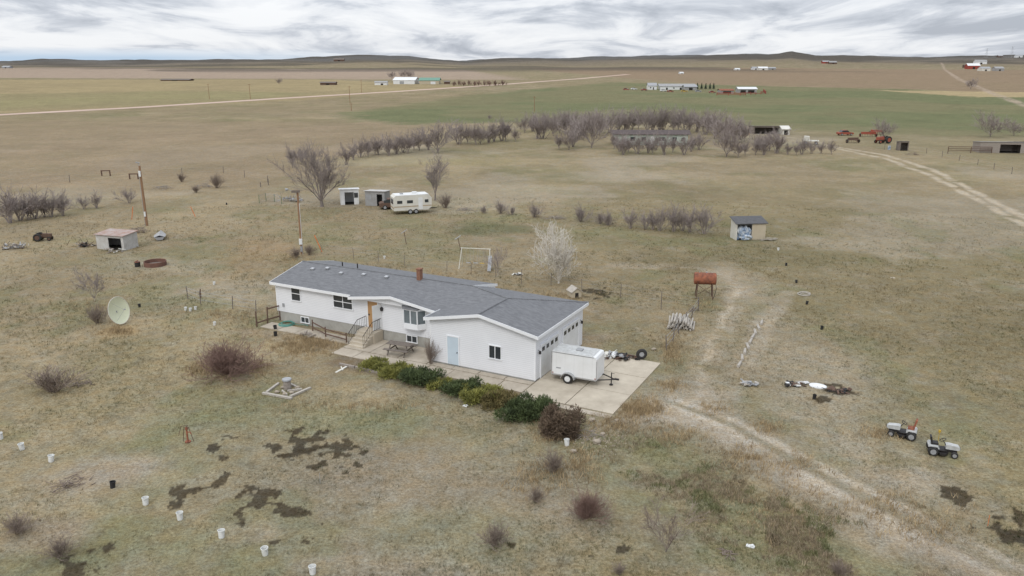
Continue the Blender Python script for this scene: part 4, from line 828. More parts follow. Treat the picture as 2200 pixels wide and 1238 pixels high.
# ---------------------------------------------------------------- sheds
def oshed(name,label,cat,px,py,w,d,hf,hb,rz,mw,mr,open_x=None,over=.15):
    t=thing(name,label,cat,G(px,py),rz); mb=MB(); th=.06
    mb.prism([(0,0),(d,0),(d,hb),(0,hf)],'x',-w/2,-w/2+th); mb.prism([(0,0),(d,0),(d,hb),(0,hf)],'x',w/2-th,w/2); mb.bx(-w/2+th,w/2-th,d-th,d,0,hb)
    if open_x:
        a,b,hz=open_x
        if a>-w/2+th: mb.bx(-w/2+th,a,0,th,0,hf)
        if b<w/2-th: mb.bx(b,w/2-th,0,th,0,hf)
        if hz<hf: mb.bx(a,b,0,th,hz,hf)
    else: mb.bx(-w/2+th,w/2-th,0,th,0,hf)
    mb.build('wall',mw,t)
    mb=MB(); k=(hf-hb)/d; mb.slab([(-w/2-over,-over,hf+.07+over*k),(w/2+over,-over,hf+.07+over*k),(w/2+over,d+over,hb+.07-over*k),(-w/2-over,d+over,hb+.07-over*k)],.06); mb.build('roof',mr,t)
    mb=MB(); mb.bx(-w/2+th,w/2-th,th,d-th,.01,.03); mb.build('floor',m_dark,t)
    return t
s1=oshed('scrap_shed','low white tin lean-to with rusty roof and junk around it','shed',238,537,3.6,2.2,1.6,1.75,D(-16),m_wtin,m_rustroof,(-.2,1.5,1.35))
s2=oshed('small_shed','white small shed with dark doorway left of the grey shed','shed',752,440,2.6,2.4,2.2,2.0,D(14),m_white,m_white,(-.7,.6,1.8))
s3=oshed('small_shed','grey boarded small shed right of the white shed','shed',806,443,2.9,2.4,2.1,1.9,D(-10),m_tin,m_wtin,(.3,1.1,1.7))
mb=MB(); mb.bx(-1.25,-.5,-.03,-.004,.9,1.6); mb.build('shutter',m_grey,s3); mb=MB(); mb.bx(.65,1.2,-.03,-.004,1.0,1.7); mb.build('window',m_glass,s2)
s4=oshed('open_shed','open shed with pale plywood door stuffed with tarps in the right field','shed',1612,516,3.5,1.8,1.95,2.35,D(6),m_cream,m_droof,(-1.65,.1,1.8),.18)
mb=MB(); mb.bx(.12,1.74,-.04,-.004,.05,1.9); mb.build('door',m_tanwall,s4); mb=MB(); mb.bx(-1.68,.08,-.03,-.005,1.78,1.92); mb.build('trim_board',m_droof,s4)
ps=s4.location; 
o=MB(); o.blob((0,0,.7),(.8,.5,.8),.4,12,8,3); o.blob((.35,-.3,.3),(.6,.45,.35),.4,9,6,4); o.blob((-.35,-.2,.95),(.45,.4,.5),.4,8,6,5); o=tag(o.build('tarp_bundle',m_blue),'crumpled blue and white tarps filling the open shed','tarp'); o.location=ps+Vector((-.8,.35,0))
o=MB(); 
for i in range(9): o.box((random.uniform(-.5,.5),random.uniform(-.3,.3),.05+i*.03),(1.2,.12,.03),(0,0,random.uniform(-.5,.5)))
o=tag(o.build('board_pile',m_plank),'small pile of boards at the right foot of the open shed','boards'); o.location=ps+Vector((2.1,-.2,0))
def junk(name,label,px,py,wpx,hpx,mats,n=24,cat='scrap pile'):
    p=G(px,py); k=pm(px,py); w=wpx*k/2; h=hpx*k; t=thing(name,label,cat,p)
    for mi,m in enumerate(mats):
        mb=MB()
        for i in range(max(2,n//len(mats))):
            x_=random.gauss(0,w*.55); y_=random.gauss(0,w*.28); z_=random.uniform(0,h*.4)
            q=random.random()
            if q<.6: mb.box((x_,y_,z_+.04),(random.uniform(.2,.8),random.uniform(.06,.3),random.uniform(.02,.08)),(random.uniform(-.4,.4),random.uniform(-.4,.4),random.uniform(0,3)))
            elif q<.85: mb.tube((x_,y_,z_+.03),(x_+random.uniform(-.6,.6),y_+random.uniform(-.4,.4),z_+.03+random.uniform(0,h*.6)),.025,.025,5)
            else: mb.blob((x_,y_,z_+.08),(random.uniform(.08,.2),.14,.1),.4,7,5,i+mi*9)
        o=mb.build(['scrap_wood','scrap_metal','scrap_plastic','scrap_sheet'][mi%4],m,t); o['kind']='stuff'
junk('scrap_pile','heap of dark junk and logs left of the white tin lean-to',182,530,34,20,[m_log,m_rubber,m_brown],40)
junk('scrap_pile','white scrap boards on the ground in front of the tin lean-to',245,541,60,10,[m_cream,m_log],16)
junk('scrap_pile','dark junk right of the tin lean-to doorway',272,524,16,14,[m_rubber,m_brown],14)
junk('scrap_pile','long heap of grey timber at the far left edge',28,535,60,18,[m_plank,m_old,m_grey],60)
junk('scrap_pile','scrap and wire heap left of the big spreading tree',625,432,50,20,[m_log,m_grey,m_tin],60)
junk('scrap_pile','rusty scrap between the small shed and the camper',838,448,20,10,[m_brown,m_rust],18)
junk('scrap_pile','white sacks and scrap on the driveway right of the trailer',1305,768,50,20,[m_cream,m_white,m_brown,m_grey],56)
junk('scrap_pile','dark pipes and frames between the two tyres on the driveway',1352,772,48,14,[m_brown,m_black,m_log],36)
junk('scrap_pile','grey slab and boards left of the white sink in the right field',1605,826,34,10,[m_plank,m_grey],20)
junk('scrap_pile','dark scrap group right of the lane with white pieces',1708,828,44,8,[m_brown,m_white,m_rubber,m_plank],32)
junk('scrap_pile','dark netting scrap at the right end of the scrap group',1800,842,34,8,[m_brown,m_rubber],26)
junk('scrap_pile','deadwood scrap beside the house rail fence',660,722,30,8,[m_log],10)
junk('scrap_pile','pale scrap sheet pile behind the house near the thin tree',1110,590,30,6,[m_cream,m_grey],10)
junk('scrap_pile','junk heap behind the neighbouring sheds',1600,292,40,8,[m_log,m_grey,m_rust],24)
mb=MB(); n=18
for (r_,z_) in((.5,0),(.55,.12),(.47,.12),(.35,.05)):
    for j in range(n): a=6.283185*j/n; mb.v.append((r_*math.cos(a),r_*.55*math.sin(a),z_))
for i in range(3):
    for j in range(n): mb.f.append((i*n+j,i*n+(j+1)%n,(i+1)*n+(j+1)%n,(i+1)*n+j))
mb.f.append(tuple(3*n+j for j in range(n)))
o=tag(mb.build('sink',m_white,None,True),'white porcelain sink lying in the right field','sink'); o.location=G(1757,832); o.rotation_euler=(.15,0,-.5)
for (a,b,w,d,lb,m) in[(1612,1175,.35,.18,'small white paper at the bottom right of the lawn',m_white),(733,795,.15,1.1,'white board lying on the lawn below the patio',m_cream),(1918,598,.4,.3,'flat pale slab in the right field',m_conc),(1000,873,.3,.2,'small white scrap below the juniper row',m_white)]:
    mb=MB(); mb.box((0,0,.03),(w,d,.04),(.05,0,-.5)); mb.box((w*.2,d*.1,.07),(w*.5,d*.5,.03),(.1,.1,.4)); o=tag(mb.build('scrap_board',m),lb,'scrap'); o.location=G(a,b)
p=G(1466,702); t=thing('firewood_stack','stack of grey split posts leaning by the wire fence','woodpile',p,D(-15))
for l in range(5):
    for i in range(10-l): mb=MB(); mb.tube((-1.1+i*.22+l*.08+random.uniform(-.05,.05),-.9+random.uniform(-.2,.2),.08+l*.14),(-1.0+i*.22+l*.08+random.uniform(-.25,.25),1.05+random.uniform(-.2,.2),.12+l*.15),.08,.065,6); mb.build('split_post',m_plank,t)
P=[G(1588,785),G(1600,757),G(1612,735),G(1622,715),G(1636,695)]
for i in range(9):
    f=i/8*3.99; q=P[int(f)].lerp(P[int(f)+1],f-int(f)); mb=MB(); mb.tube((-.03,-.5,.09),(.05,.5,.09),.11,.09,6); o=mb.build('log',m_plank); tag(o,'short grey log in the single line of logs in the right field','log','line of logs'); o.location=q; o.rotation_euler=(0,0,random.uniform(-.4,-.05))
mb=MB(); mb.torus((0,0,.05),.52,.05,'z',22,6); mb.torus((.12,.1,.12),.45,.035,'z',22,6); o=tag(mb.build('hose_ring',m_plank),'grey ring of old hose lying in the right field','ring'); o.location=G(1727,633)
p=G(334,570); t=thing('fire_ring','rusty round steel tank ring on the left field','fire ring',p); mb=MB(); n=24
vs=[];fs=[]
for r,z in((1.08,0),(1.08,.42),(1.02,.42),(1.02,.02)):
    for j in range(n): a=6.283185*j/n; vs.append((r*math.cos(a),r*math.sin(a),z))
for i in range(3):
    for j in range(n): fs.append((i*n+j,i*n+(j+1)%n,(i+1)*n+(j+1)%n,(i+1)*n+j))
mb.add(vs,fs); m_rd=mat('dark_rust',(.22,.11,.08),(.12,.07,.055),3,.9,bump=.3); mb.build('wall',m_rd,t); mb=MB(); mb.torus((0,0,.42),1.05,.035,'z',24,5); mb.build('rim',m_rd,t); mb=MB(); mb.tube((0,0,.02),(0,0,.1),1.0,1.0,20); mb.build('ash',m_old,t)
p=G(296,573); t=thing('barrel','short dark barrel left of the rusty ring','barrel',p); mb=MB(); mb.tube((0,0,0),(0,0,.5),.27,.27,14); mb.torus((0,0,.25),.27,.015,'z',14,4); mb.build('body',m_black,t); mb=MB(); mb.torus((0,0,.5),.26,.025,'z',14,4); mb.tube((-.2,.1,.5),(.1,0,.65),.05,.04,5); mb.build('lid',m_rust,t)
p=G(345,512); t=thing('small_boat','small boat under a grey cover near the tin lean-to','boat',p,D(110)); mb=MB(); vs=[];fs=[]
st_=[(-1.5,.55,.5),(-.8,.62,.55),(0,.62,.62),(.8,.45,.62),(1.6,.04,.55)]
for x_,hw,z_ in st_: vs+=[(x_,-hw,.42),(x_,-hw*.5,.08),(x_,hw*.5,.08),(x_,hw,.42)]
for i in range(4):
    for j in range(3): fs.append((i*4+j,(i+1)*4+j,(i+1)*4+j+1,i*4+j+1))
fs.append((0,1,2,3)); mb.add(vs,fs); mb.build('hull',m_grey,t); mb=MB(); vs=[];fs=[]
for x_,hw,z_ in st_: vs+=[(x_,-hw*1.05,.43),(x_,0,z_+.12),(x_,hw*1.05,.43)]
for i in range(4):
    for j in range(2): fs.append((i*3+j,(i+1)*3+j,(i+1)*3+j+1,i*3+j+1))
mb.add(vs,fs); mb.build('cover',m_tin,t)
# ---------------------------------------------------------------- camper
p=G(884,457); t=thing('travel_camper','old white and tan travel camper parked in the field','camper',p,D(20))
L_,W_=5.2,2.2; mb=MB(); mb.prism([(-L_/2,.55),(L_/2-.5,.5),(L_/2,.9),(L_/2,2.1),(L_/2-.35,2.55),(-L_/2+.3,2.6),(-L_/2,2.3)],'y',-W_/2,W_/2); mb.build('body',m_cream,t)
mb=MB(); mb.bx(-L_/2+.02,L_/2-.01,-W_/2-.012,-W_/2-.002,1.0,1.14); mb.build('stripe',m_tan,t); mb=MB(); mb.bx(-L_/2-.012,-L_/2-.002,-W_/2,W_/2,.8,1.0); mb.build('stripe',m_tan,t)
mb=MB(); mb.bx(-L_/2+.3,L_/2-.4,-W_/2+.05,W_/2-.05,2.57,2.62); rf=mb.build('roof',m_white,t)
mb=MB(); mb.bx(.2,.8,-.3,.3,2.62,2.85); mb.build('air_conditioner',m_white,rf); mb=MB(); mb.bx(-1.5,-1.1,-.2,.2,2.62,2.75); mb.build('roof_vent',m_grey,rf)
for x_,w_ in((-1.8,.7),(-.4,.8),(1.9,.5)): mb=MB(); mb.bx(x_-w_/2,x_+w_/2,-W_/2-.03,-W_/2-.013,1.5,1.9); mb.build('window',m_glass,t)
mb=MB(); mb.bx(-L_/2-.03,-L_/2-.013,-.7,.7,1.4,2.05); mb.build('window',m_glass,t)
mb=MB(); mb.bx(.75,1.35,-W_/2-.03,-W_/2-.014,.6,2.2); mb.build('door',m_white,t)
for x_ in(-.4,.4): wheel(t,x_,-W_/2+.05,.34,.2,rim=m_grey)
mb=MB(); mb.tube((L_/2-.4,-.5,.5),(L_/2+1,0,.5),.04,.04,5); mb.tube((L_/2-.4,.5,.5),(L_/2+1,0,.5),.04,.04,5); mb.build('hitch',m_black,t)
def car(label,px,py,rz,m,name='car',cat='car'):
    t=thing(name,label,cat,G(px,py),rz); mb=MB(); mb.prism([(-2.1,.35),(2.1,.35),(2.15,.75),(1.1,.9),(-1.9,.95),(-2.15,.8)],'y',-.85,.85); mb.build('body',m,t)
    mb=MB(); mb.prism([(-1.5,.93),(.9,.9),(.4,1.38),(-1.1,1.4)],'y',-.72,.72); mb.build('cabin',m_glass,t); mb=MB(); mb.bx(-1.05,.35,-.7,.7,1.39,1.44); mb.build('car_roof',m,t)
    for x_ in(-1.35,1.35):
        for y_ in(-.85,.85): wheel(t,x_,y_,.32,.2,rim=m_grey)
car('rusty brown car half hidden at the left end of the camper',848,448,D(10),m_brown)
# ---------------------------------------------------------------- lawn tractors
def mower(label,px,py,rz,mbdy,mseat,mdeck,extra=False,tall=0):
    t=thing('lawn_tractor',label,'lawn tractor',G(px,py),rz,None,.92)
    mb=MB(); mb.bx(-.75,.75,-.18,.18,.26,.36); mb.bx(-.3,.2,-.32,.32,.3,.355); mb.build('frame',m_black,t)
    mb=MB(); mb.prism([(.15,.42),(.80,.40),(.88,.46),(.88,.54),(.80,.62),(.28,.69),(.15,.66)],'y',-.19,.19); hd=mb.build('hood',mbdy,t)
    mb=MB(); mb.bx(.875,.90,-.16,.16,.44,.54); mb.build('grille',m_black,hd)
    mb=MB(); mb.prism([(-.76,.5),(-.70,.58),(-.28,.58),(-.18,.44),(-.24,.42),(-.32,.53),(-.66,.53)],'y',-.40,.40); mb.build('fender',mbdy,t)
    mb=MB(); mb.box((-.42,0,.64),(.36,.38,.1)); mb.box((-.62,0,.86+tall/2),(.09,.38,.36+tall),(0,-.2,0)); mb.build('seat',mseat,t)
    mb=MB(); mb.tube((.15,0,.6),(-.02,0,.86),.025,.02,6); tq=Euler((0,-.5,0)).to_matrix(); mb.torus((-.03,0,.88),.17,.02,'z',14,5,tq); mb.tube((-.03,-.17,.88),(-.03,.17,.88),.012,.012,5); mb.build('steering_wheel',m_black,t)
    mb=MB(); mb.prism([(-.15,-.5),(.15,-.5),(.32,-.2),(.32,.2),(.15,.5),(-.15,.5),(-.3,.2),(-.3,-.2)],'z',.12,.24); mb.build('mower_deck',mdeck,t)
    for y_ in(-.4,.4): wheel(t,-.5,y_,.27,.24,rim=m_grey); wheel(t,.6,y_,.19,.15,rim=m_grey)
    if extra:
        mb=MB(); mb.tube((-.2,.3,.4),(-.2,.3,1.2),.015,.015,5); mb.box((-.2,.3,1.25),(.12,.12,.12)); mb.build('lever',m_yel,t)
mower('white riding mower with a torn rusty brown seat facing left',1938,937,D(150),m_dwhite,m_rust,m_black,tall=.2)
mower('grey white riding mower facing right, nearest the bottom right',2022,975,D(-20),m_dwhite,m_black,m_black,True)
for (a,b,lb,lean) in[(1335,768,'flat black tyre on the driveway nearer the trailer',0),(1378,772,'black tyre standing at the driveway edge',1)]:
    t=thing('tyre',lb,'tyre',G(a,b,.06)); mb=MB(); 
    if lean: mb.torus((0,0,.38),.27,.12,'y',20,8)
    else: mb.torus((0,0,.14),.27,.12,'z',20,8)
    ty=mb.build('tread',m_rubber,t,True); mb=MB()
    if lean: mb.tube((0,-.08,.38),(0,.08,.38),.17,.17,14)
    else: mb.tube((0,0,.06),(0,0,.2),.17,.17,14)
    mb.build('rim',m_grey,ty)
def tractor(label,px,py,rz,m,sc=1):
    t=thing('farm_tractor',label,'tractor',G(px,py),rz,None,sc)
    mb=MB(); mb.prism([(.1,.75),(1.7,.7),(1.7,1.3),(.1,1.4)],'y',-.3,.3); mb.build('hood',m,t)
    mb=MB(); mb.bx(-1.0,.1,-.3,.3,.6,.95); mb.bx(-1.0,1.5,-.15,.15,.5,.75); mb.build('frame',m_brown,t)
    mb=MB(); mb.box((-.6,0,1.15),(.4,.5,.12)); mb.box((-.8,0,1.35),(.08,.5,.35)); mb.build('seat',m_black,t)
    mb=MB(); mb.tube((.1,0,1.3),(-.15,0,1.55),.03,.03,5); mb.torus((-.15,0,1.55),.22,.02,'z',12,4); mb.build('steering_wheel',m_black,t)
    mb=MB(); mb.tube((.9,0,1.3),(.9,0,2.0),.04,.04,6); mb.build('exhaust',m_black,t)
    for y_ in(-.8,.8): wheel(t,-.6,y_,.75,.35,rim=m); wheel(t,1.35,y_*.8,.38,.2,rim=m)
def implement(label,px,py,rz,m,L_=3):
    t=thing('farm_implement',label,'farm implement',G(px,py),rz)
    mb=MB(); mb.bx(-L_/2,L_/2,-.5,.5,.7,.9); mb.bx(-L_/2,L_/2,-.15,.15,.9,1.3); mb.tube((0,-.5,.8),(0,-2,.5),.07,.07,5); mb.build('frame',m,t)
    for i in range(7): mb=MB(); xx=-L_/2+L_*i/6; mb.path([(xx,.3,.72),(xx,.6,.5),(xx,.4,.1)],.04,4); mb.build('tine',m_rust,t)
    for x_ in(-L_/2-.2,L_/2+.2): wheel(t,x_,0,.45,.2,rim=m,ax='x')
tractor('red tractor beside the round bare tree in the neighbouring farmyard',1897,308,D(200),m_red,1.2)
tractor('rusty old tractor at the left edge by the timber heap',92,517,D(10),m_brown,.6)
car('red vehicle farthest left among the red farm machines',1815,291,D(8),m_red)
implement('red farm implement right of the red vehicle',1865,294,0,m_red,4); implement('rusty brown implement in front of the red vehicle',1832,307,D(15),m_brown,3)
implement('low red hay rake right behind the red implement',1882,289,D(-15),m_red,3)
junk('scrap_pile','green and yellow scrap just left of the tin lean-to',76,517,12,6,[m_green,m_yel],8)
# ---------------------------------------------------------------- buildings
def bld(name,label,cat,px,py,wp,hp,d,rz,mw,mr,rh=.3,doors=(),wins=(),chim=False):
    p=G(px,py); k=pm(px,py); w=wp*k/max(math.cos(rz),.5); h=hp*k; he=h*(1-rh)
    t=thing(name,label,cat,p,rz); mb=MB(); mb.bx(-w/2,w/2,0,d,-.5,he)
    mb.add([(-w/2,0,he),(-w/2,d,he),(-w/2,d/2,h-.1),(w/2,0,he),(w/2,d,he),(w/2,d/2,h-.1)],[(0,2,1),(3,4,5),(0,3,5,2),(1,2,5,4)])
    mb.build('wall',mw,t)
    mb=MB(); e=.03*w+.2; mb.slab([(-w/2-e,-.4,he-.03),(w/2+e,-.4,he-.03),(w/2+e,d/2,h+.06),(-w/2-e,d/2,h+.06)],.12); mb.slab([(-w/2-e,d/2,h+.06),(w/2+e,d/2,h+.06),(w/2+e,d+.4,he-.03),(-w/2-e,d+.4,he-.03)],.12); r=mb.build('roof',mr,t)
    for (fx,fw,fh,m) in doors: mb=MB(); mb.bx((fx-fw/2)*w,(fx+fw/2)*w,-.05,-.01,0,fh*he); mb.build('door',m,t)
    for (fx,fz,fw,fh) in wins: mb=MB(); mb.bx((fx-fw/2)*w,(fx+fw/2)*w,-.05,-.01,(fz-fh/2)*he,(fz+fh/2)*he); g=mb.build('window',m_glass,t)
    if chim: mb=MB(); mb.bx(w*.1,w*.1+.7,d*.4,d*.4+.7,he,h+.8); mb.build('chimney',m_brick,r)
    return t
bld('neighbour_house','pale green neighbouring house with dull brown roof behind bare trees','house',1398,312,156,30,5,D(-3),m_pgreen,m_proof,.22,[(.02,.05,.8,m_white),(-.36,.05,.8,m_white)],[(-.25,.55,.07,.35),(-.1,.55,.06,.35),(.15,.55,.09,.35),(.32,.55,.06,.35),(.44,.55,.05,.3)])
oshed('machine_shed','long low open machine shed with grey roof right of the green house','shed',1648,288,9,4,2.2,1.9,D(-6),m_old,m_tin,(-3.5,3.5,1.8))
bld('small_barn','small white barn with dark panelled door at the end of the open shed','barn',1688,290,16,18,4,0,m_cream,m_cream,.3,[(0,.5,.75,m_dark)])
t=thing('flatbed_wagon','white box wagon on wheels right of the white small barn','wagon',G(1742,310),D(-15)); mb=MB(); mb.bx(-1.8,1.8,-.9,.9,.75,.95); mb.build('bed',m_cream,t); mb=MB(); mb.prism([(-1.8,.952),(-.4,.952),(-.5,1.9),(-1.7,2.0)],'y',-.8,.8); mb.build('box_body',m_cream,t)
for x_ in(-1.2,1.2):
    for y_ in(-.9,.9): wheel(t,x_,y_,.35,.2,rim=m_grey)
oshed('privy_shed','tiny dark shed with white panels near the red tractor','shed',1940,324,2.2,2,2.1,1.8,D(-12),m_old,m_tin,(-.6,.9,1.8))
mb=MB(); mb.tube((0,0,0),(0,0,.9),.32,.32,12); mb.torus((0,0,.45),.32,.02,'z',12,4); mb.torus((0,0,.88),.32,.025,'z',12,4); o=tag(mb.build('drum',m_blue),'blue drum standing beside the tiny dark shed','drum'); o.location=G(1910,322)
oshed('log_shed','low log shed with open dark bays at the right edge','shed',2152,329,9.5,4,2.4,2.1,D(-8),m_log,m_tin,(-.5,3.8,1.9))
bld('small_shed','white small shed attached left of the low log shed','shed',2112,325,16,14,3,D(-8),m_cream,m_tin,.25)
oshed('animal_shelter','dark open animal shelter at the far right edge','shed',2196,326,4,3,2.2,1.9,D(-8),m_old,m_brown,(-1.5,1.5,1.8))
bld('farm_house','small white farmhouse left of the long far building','house',1402,193,18,14,8,0,m_white,m_grey,.4,[(.1,.12,.6,m_dark)],[(-.25,.5,.15,.3)])
bld('farm_building','long white building with grey roof on the far green field','farm building',1455,193,74,12,10,D(-3),m_white,m_tin,.4,[(-.3,.05,.6,m_dark),(.1,.06,.6,m_dark)],[(-.1,.5,.05,.3),(.3,.5,.05,.3)])
bld('farm_building','small grey shed at the right end of the long far building','shed',1484,194,26,11,8,0,m_tin,m_grey,.35,[(0,.3,.7,m_dark)])
bld('farm_building','low white loafing shed in the far red pens','shed',1562,201,28,9,8,0,m_tin,m_rust,.3,[(0,.6,.7,m_dark)])
bld('farm_building','white open fronted barn at the right of the far red pens','barn',1606,200,38,12,10,D(-4),m_tin,m_white,.3,[(-.25,.3,.7,m_dark),(.2,.35,.7,m_dark)])
fence('pen_fence','red pipe pen fence around the far open barns',[(1540,205),(1590,206),(1645,202),(1640,197)],6,1.8,.16,m_barnred,(.4,.8,1.15),'fence',rails=.12)
for i,(a,b,m) in enumerate([(1345,194,m_red),(1362,193,m_white),(1384,195,m_red),(1425,197,m_white),(1440,198,m_red),(1470,198,m_yel),(1500,198,m_grey),(1530,200,m_red)]):
    car(['red car farthest left in the far farmyard','white car left of the far white farmhouse','red car just left of the far white farmhouse','white car in front of the long far building','red car in front of the long far building','yellow machine in front of the long far building','grey car right of the long far building','red car near the far conifers'][i],a,b,random.uniform(-.4,.4),m)
bld('barn','big white barn on the far left farmstead','barn',868,181,46,14,22,D(-4),m_white,m_white,.4,[(-.1,.2,.7,m_grey)])
bld('barn','tan barn with green roof right of the big white barn','barn',922,181,42,13,18,0,m_tanwall,m_groof,.4,[(.2,.25,.7,m_white)])
bld('farm_building','low grey tin shed left of the big white barn','shed',818,183,26,8,8,0,m_white,m_tin,.3,[(.1,.2,.6,m_dark)])
bld('farm_building','dark low barn at the left end of the far farmstead','shed',704,183,32,7,8,0,m_brown,m_old,.3,[(0,.2,.6,m_dark)])
bld('farm_building','tiny shed at the right end of the far farmstead','shed',960,181,12,7,6,0,m_brown,m_old,.3)
for i,(a,b,w,h,mw,mr,lb) in enumerate([(1624,150,14,6,m_white,m_grey,'tiny white house left of the distant hillside farm pair'),(1640,151,20,7,m_cream,m_white,'larger white house on the distant slope'),(1660,150,14,5,m_tin,m_grey,'small grey barn right end of the distant slope farm'),(1775,137,14,6,m_barnred,m_grey,'small red barn near the distant skyline'),(1790,138,16,6,m_brown,m_tin,'dark barn near the distant skyline right of the red one'),(728,132,22,6,m_brown,m_old,'distant dark building on the left skyline'),(2092,149,26,12,m_barnred,m_white,'distant red barn with white roof near the right track'),(2108,138,24,9,m_white,m_tin,'distant white barn above the red barn'),(2118,153,20,9,m_cream,m_grey,'distant cream shed right of the red barn'),(2148,153,18,9,m_tin,m_tin,'distant tin shed at the right end of the group'),(2080,146,12,7,m_brown,m_old,'distant small dark shed left of the red barn'),(375,174,60,4,m_brown,m_old,'long low dark sheds on the far left field'),(1585,151,10,4,m_white,m_white,'tiny white box far away left of the slope farm'),(2190,124,14,6,m_white,m_grey,'tiny white building on the skyline at the right edge'),(2150,124,10,5,m_brown,m_grey,'tiny brown building on the right skyline'),(12,147,16,5,m_grey,m_grey,'tiny grey farm building at the far left edge'),(1465,159,8,4,m_white,m_white,'tiny white building beyond the end of the dirt road')]):
    bld('distant_building',lb,'building',a,b,w,h,14,0,mw,mr,.4,[(0,.2,.6,m_dark)])
for (a,b,h,lb) in[(2118,124,20,'distant lattice power tower left of the pair on the right skyline'),(2172,124,24,'distant lattice power tower right of the pair on the right skyline')]:
    p=G(a,b+1); k=pm(a,b+1); H_=h*k; t=thing('transmission_tower',lb,'power tower',p); mb=MB(); w_=H_*.12; r=k*.14
    for sx in(-1,1):
        for sy in(-1,1): mb.tube((sx*w_,sy*w_,0),(sx*w_*.15,sy*w_*.15,H_),r,r*.6,4)
    for i in range(5): z0_,z1_=H_*i/5,H_*(i+1)/5; a0=w_*(1-.85*i/5); a1=w_*(1-.85*(i+1)/5); mb.tube((-a0,-a0,z0_),(a1,-a1,z1_),r*.6,r*.6,3); mb.tube((a0,-a0,z0_),(-a1,-a1,z1_),r*.6,r*.6,3)
    mb.build('mast',m_grey,t)
    for z_ in(.75,.95): mb=MB(); mb.tube((-H_*.22,0,H_*z_),(H_*.22,0,H_*z_),r,r,4); mb.build('crossarm',m_grey,t)
for i,(a,b,s,lb) in enumerate([(1272,905,.2,'pale rock nearest the driveway corner'),(1295,935,.16,'pale rock at the verge right of the brown juniper'),(1282,952,.24,'largest pale rock on the verge below the driveway'),(1232,972,.18,'pale rock left on the verge'),(1405,752,.18,'grey rock beside the standing tyre'),(1325,905,.15,'small rock at the driveway slab tip')]):
    mb=MB(); mb.blob((0,0,s*.4),(s,s*.8,s*.6),.2,9,6,i); o=tag(mb.build('rock',m_stone),lb,'rock'); o.location=G(a,b)
fence('mesh_pen','green wire mesh pen panels left of the scrap heap',[(557,437),(572,432),(590,434),(605,438)],1.4,1.2,.04,m_green,(.2,.4,.6,.8,1.0,1.15),wire_r=.02)
t=thing('timber_edging','grey timber edging along the lawn side of the juniper bed','edging',A,HR)
for i in range(9): mb=MB(); x0=-13.2+i*1.35; mb.box((x0+.6,-3.35-.02*i+random.uniform(-.05,.05),.06),(1.28,.14,.14),(0,0,random.uniform(-.04,.04))); mb.build('timber',m_log,t)
# ---------------------------------------------------------------- sky, sun, camera
w=bpy.data.worlds.new('World'); bpy.context.scene.world=w; w.use_nodes=True; nt=w.node_tree; bg=nt.nodes['Background']
sky=N(nt,'ShaderNodeTexSky'); sky.sky_type='NISHITA'; sky.sun_disc=False; SE,SR=D(48),D(200); sky.sun_elevation=SE; sky.sun_rotation=SR
tc=N(nt,'ShaderNodeTexCoord'); sp=N(nt,'ShaderNodeSeparateXYZ'); nt.links.new(tc.outputs['Generated'],sp.inputs[0])
mxz=N(nt,'ShaderNodeMath',operation='MAXIMUM'); mxz.inputs[1].default_value=0; nt.links.new(sp.outputs['Z'],mxz.inputs[0])
ad=N(nt,'ShaderNodeMath',operation='ADD'); ad.inputs[1].default_value=.10; nt.links.new(mxz.outputs[0],ad.inputs[0])
dv=N(nt,'ShaderNodeVectorMath',operation='DIVIDE'); cb=N(nt,'ShaderNodeCombineXYZ'); 
for i in(0,1): nt.links.new(ad.outputs[0],cb.inputs[i])
cb.inputs[2].default_value=1; nt.links.new(tc.outputs['Generated'],dv.inputs[0]); nt.links.new(cb.outputs[0],dv.inputs[1])
def cloudnoise(loc,sc,det,rough,dist=0):
    mp=N(nt,'ShaderNodeMapping'); mp.inputs['Location'].default_value=loc; mp.inputs['Scale'].default_value=sc; nt.links.new(dv.outputs[0],mp.inputs[0])
    n1=N(nt,'ShaderNodeTexNoise'); n1.inputs['Scale'].default_value=1.0; n1.inputs['Detail'].default_value=det; n1.inputs['Roughness'].default_value=rough; n1.inputs['Distortion'].default_value=dist; nt.links.new(mp.outputs[0],n1.inputs['Vector']); return n1
na=cloudnoise((3.1,7.7,0),(1.15,.62,0),9,.6,.5); nb=cloudnoise((11.2,2.4,0),(.22,.34,0),3,.5)
am=N(nt,'ShaderNodeMath',operation='MULTIPLY_ADD'); am.inputs[1].default_value=.68; nt.links.new(na.outputs['Fac'],am.inputs[0])
bm=N(nt,'ShaderNodeMath',operation='MULTIPLY'); bm.inputs[1].default_value=.32; nt.links.new(nb.outputs['Fac'],bm.inputs[0]); nt.links.new(bm.outputs[0],am.inputs[2])
hx=N(nt,'ShaderNodeMath',operation='MULTIPLY_ADD'); hx.inputs[1].default_value=-.10; nt.links.new(sp.outputs['X'],hx.inputs[0]); nt.links.new(am.outputs[0],hx.inputs[2])
# the deck thins towards the horizon
hz=N(nt,'ShaderNodeMapRange'); hz.inputs[1].default_value=0; hz.inputs[2].default_value=.07; hz.inputs[3].default_value=.05; hz.inputs[4].default_value=-.02; nt.links.new(mxz.outputs[0],hz.inputs[0])
hs=N(nt,'ShaderNodeMath',operation='ADD'); nt.links.new(hx.outputs[0],hs.inputs[0]); nt.links.new(hz.outputs[0],hs.inputs[1])
cr=N(nt,'ShaderNodeValToRGB'); e=cr.color_ramp.elements; e[0].position=.40; e[0].color=(4.5,4.85,5.5,1); e[1].position=.60; e[1].color=(9.1,9.25,9.5,1)
x_=cr.color_ramp.elements.new(.47); x_.color=(6.1,6.45,7.1,1); x2=cr.color_ramp.elements.new(.52); x2.color=(7.9,8.15,8.6,1); nt.links.new(hs.outputs[0],cr.inputs[0])
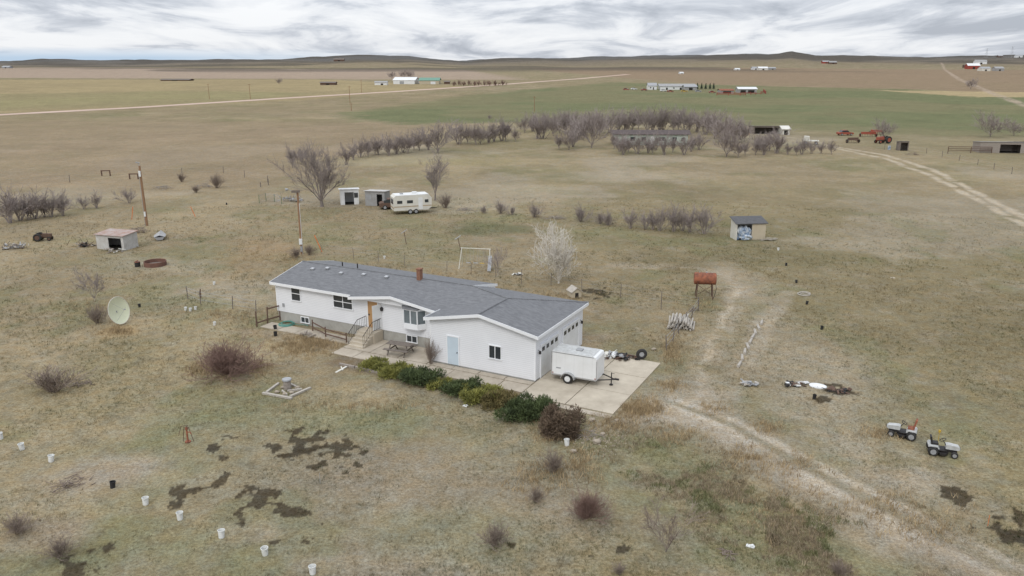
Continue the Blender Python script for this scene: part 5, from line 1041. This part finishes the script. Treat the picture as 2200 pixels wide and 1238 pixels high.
# clear bluish strip low in the north west
b1=N(nt,'ShaderNodeMapRange'); b1.inputs[1].default_value=.014; b1.inputs[2].default_value=.003; nt.links.new(mxz.outputs[0],b1.inputs[0])
b2=N(nt,'ShaderNodeMapRange'); b2.inputs[1].default_value=-.12; b2.inputs[2].default_value=-.4; nt.links.new(sp.outputs['X'],b2.inputs[0])
b3=N(nt,'ShaderNodeMath',operation='MULTIPLY'); nt.links.new(b1.outputs[0],b3.inputs[0]); nt.links.new(b2.outputs[0],b3.inputs[1])
mb_=N(nt,'ShaderNodeMix',data_type='RGBA'); nt.links.new(b3.outputs[0],mb_.inputs[0]); nt.links.new(cr.outputs[0],mb_.inputs[6]); mb_.inputs[7].default_value=(5.2,6.6,8.2,1)
zm=N(nt,'ShaderNodeMath',operation='MULTIPLY_ADD'); zm.inputs[1].default_value=1.2; zm.inputs[2].default_value=1.0; nt.links.new(mxz.outputs[0],zm.inputs[0])
vs_=N(nt,'ShaderNodeVectorMath',operation='SCALE'); nt.links.new(mb_.outputs[2],vs_.inputs[0]); nt.links.new(zm.outputs[0],vs_.inputs['Scale'])
mx=N(nt,'ShaderNodeMix',data_type='RGBA'); mx.inputs[0].default_value=.95; nt.links.new(sky.outputs[0],mx.inputs[6]); nt.links.new(vs_.outputs[0],mx.inputs[7])
nt.links.new(mx.outputs[2],bg.inputs['Color']); bg.inputs['Strength'].default_value=.1
sl=bpy.data.lights.new('sun','SUN'); sl.energy=1.0; sl.angle=D(20); sl.color=(1,.96,.9); so=bpy.data.objects.new('sun',sl); C.objects.link(so)
sdv=Vector((math.sin(SR)*math.cos(SE),math.cos(SR)*math.cos(SE),math.sin(SE))); so.rotation_euler=sdv.to_track_quat('Z','Y').to_euler()
cam=bpy.data.cameras.new('Camera'); co=bpy.data.objects.new('Camera',cam); C.objects.link(co); co.location=(0,0,CAMH); co.rotation_euler=(math.pi/2-TH,0,0)
cam.sensor_width=36; cam.lens=36*F/2200; cam.clip_end=20000; cam.clip_start=.5
sc=bpy.context.scene; sc.camera=co; sc.view_settings.view_transform='Standard'; sc.view_settings.look='None'; sc.view_settings.exposure=0
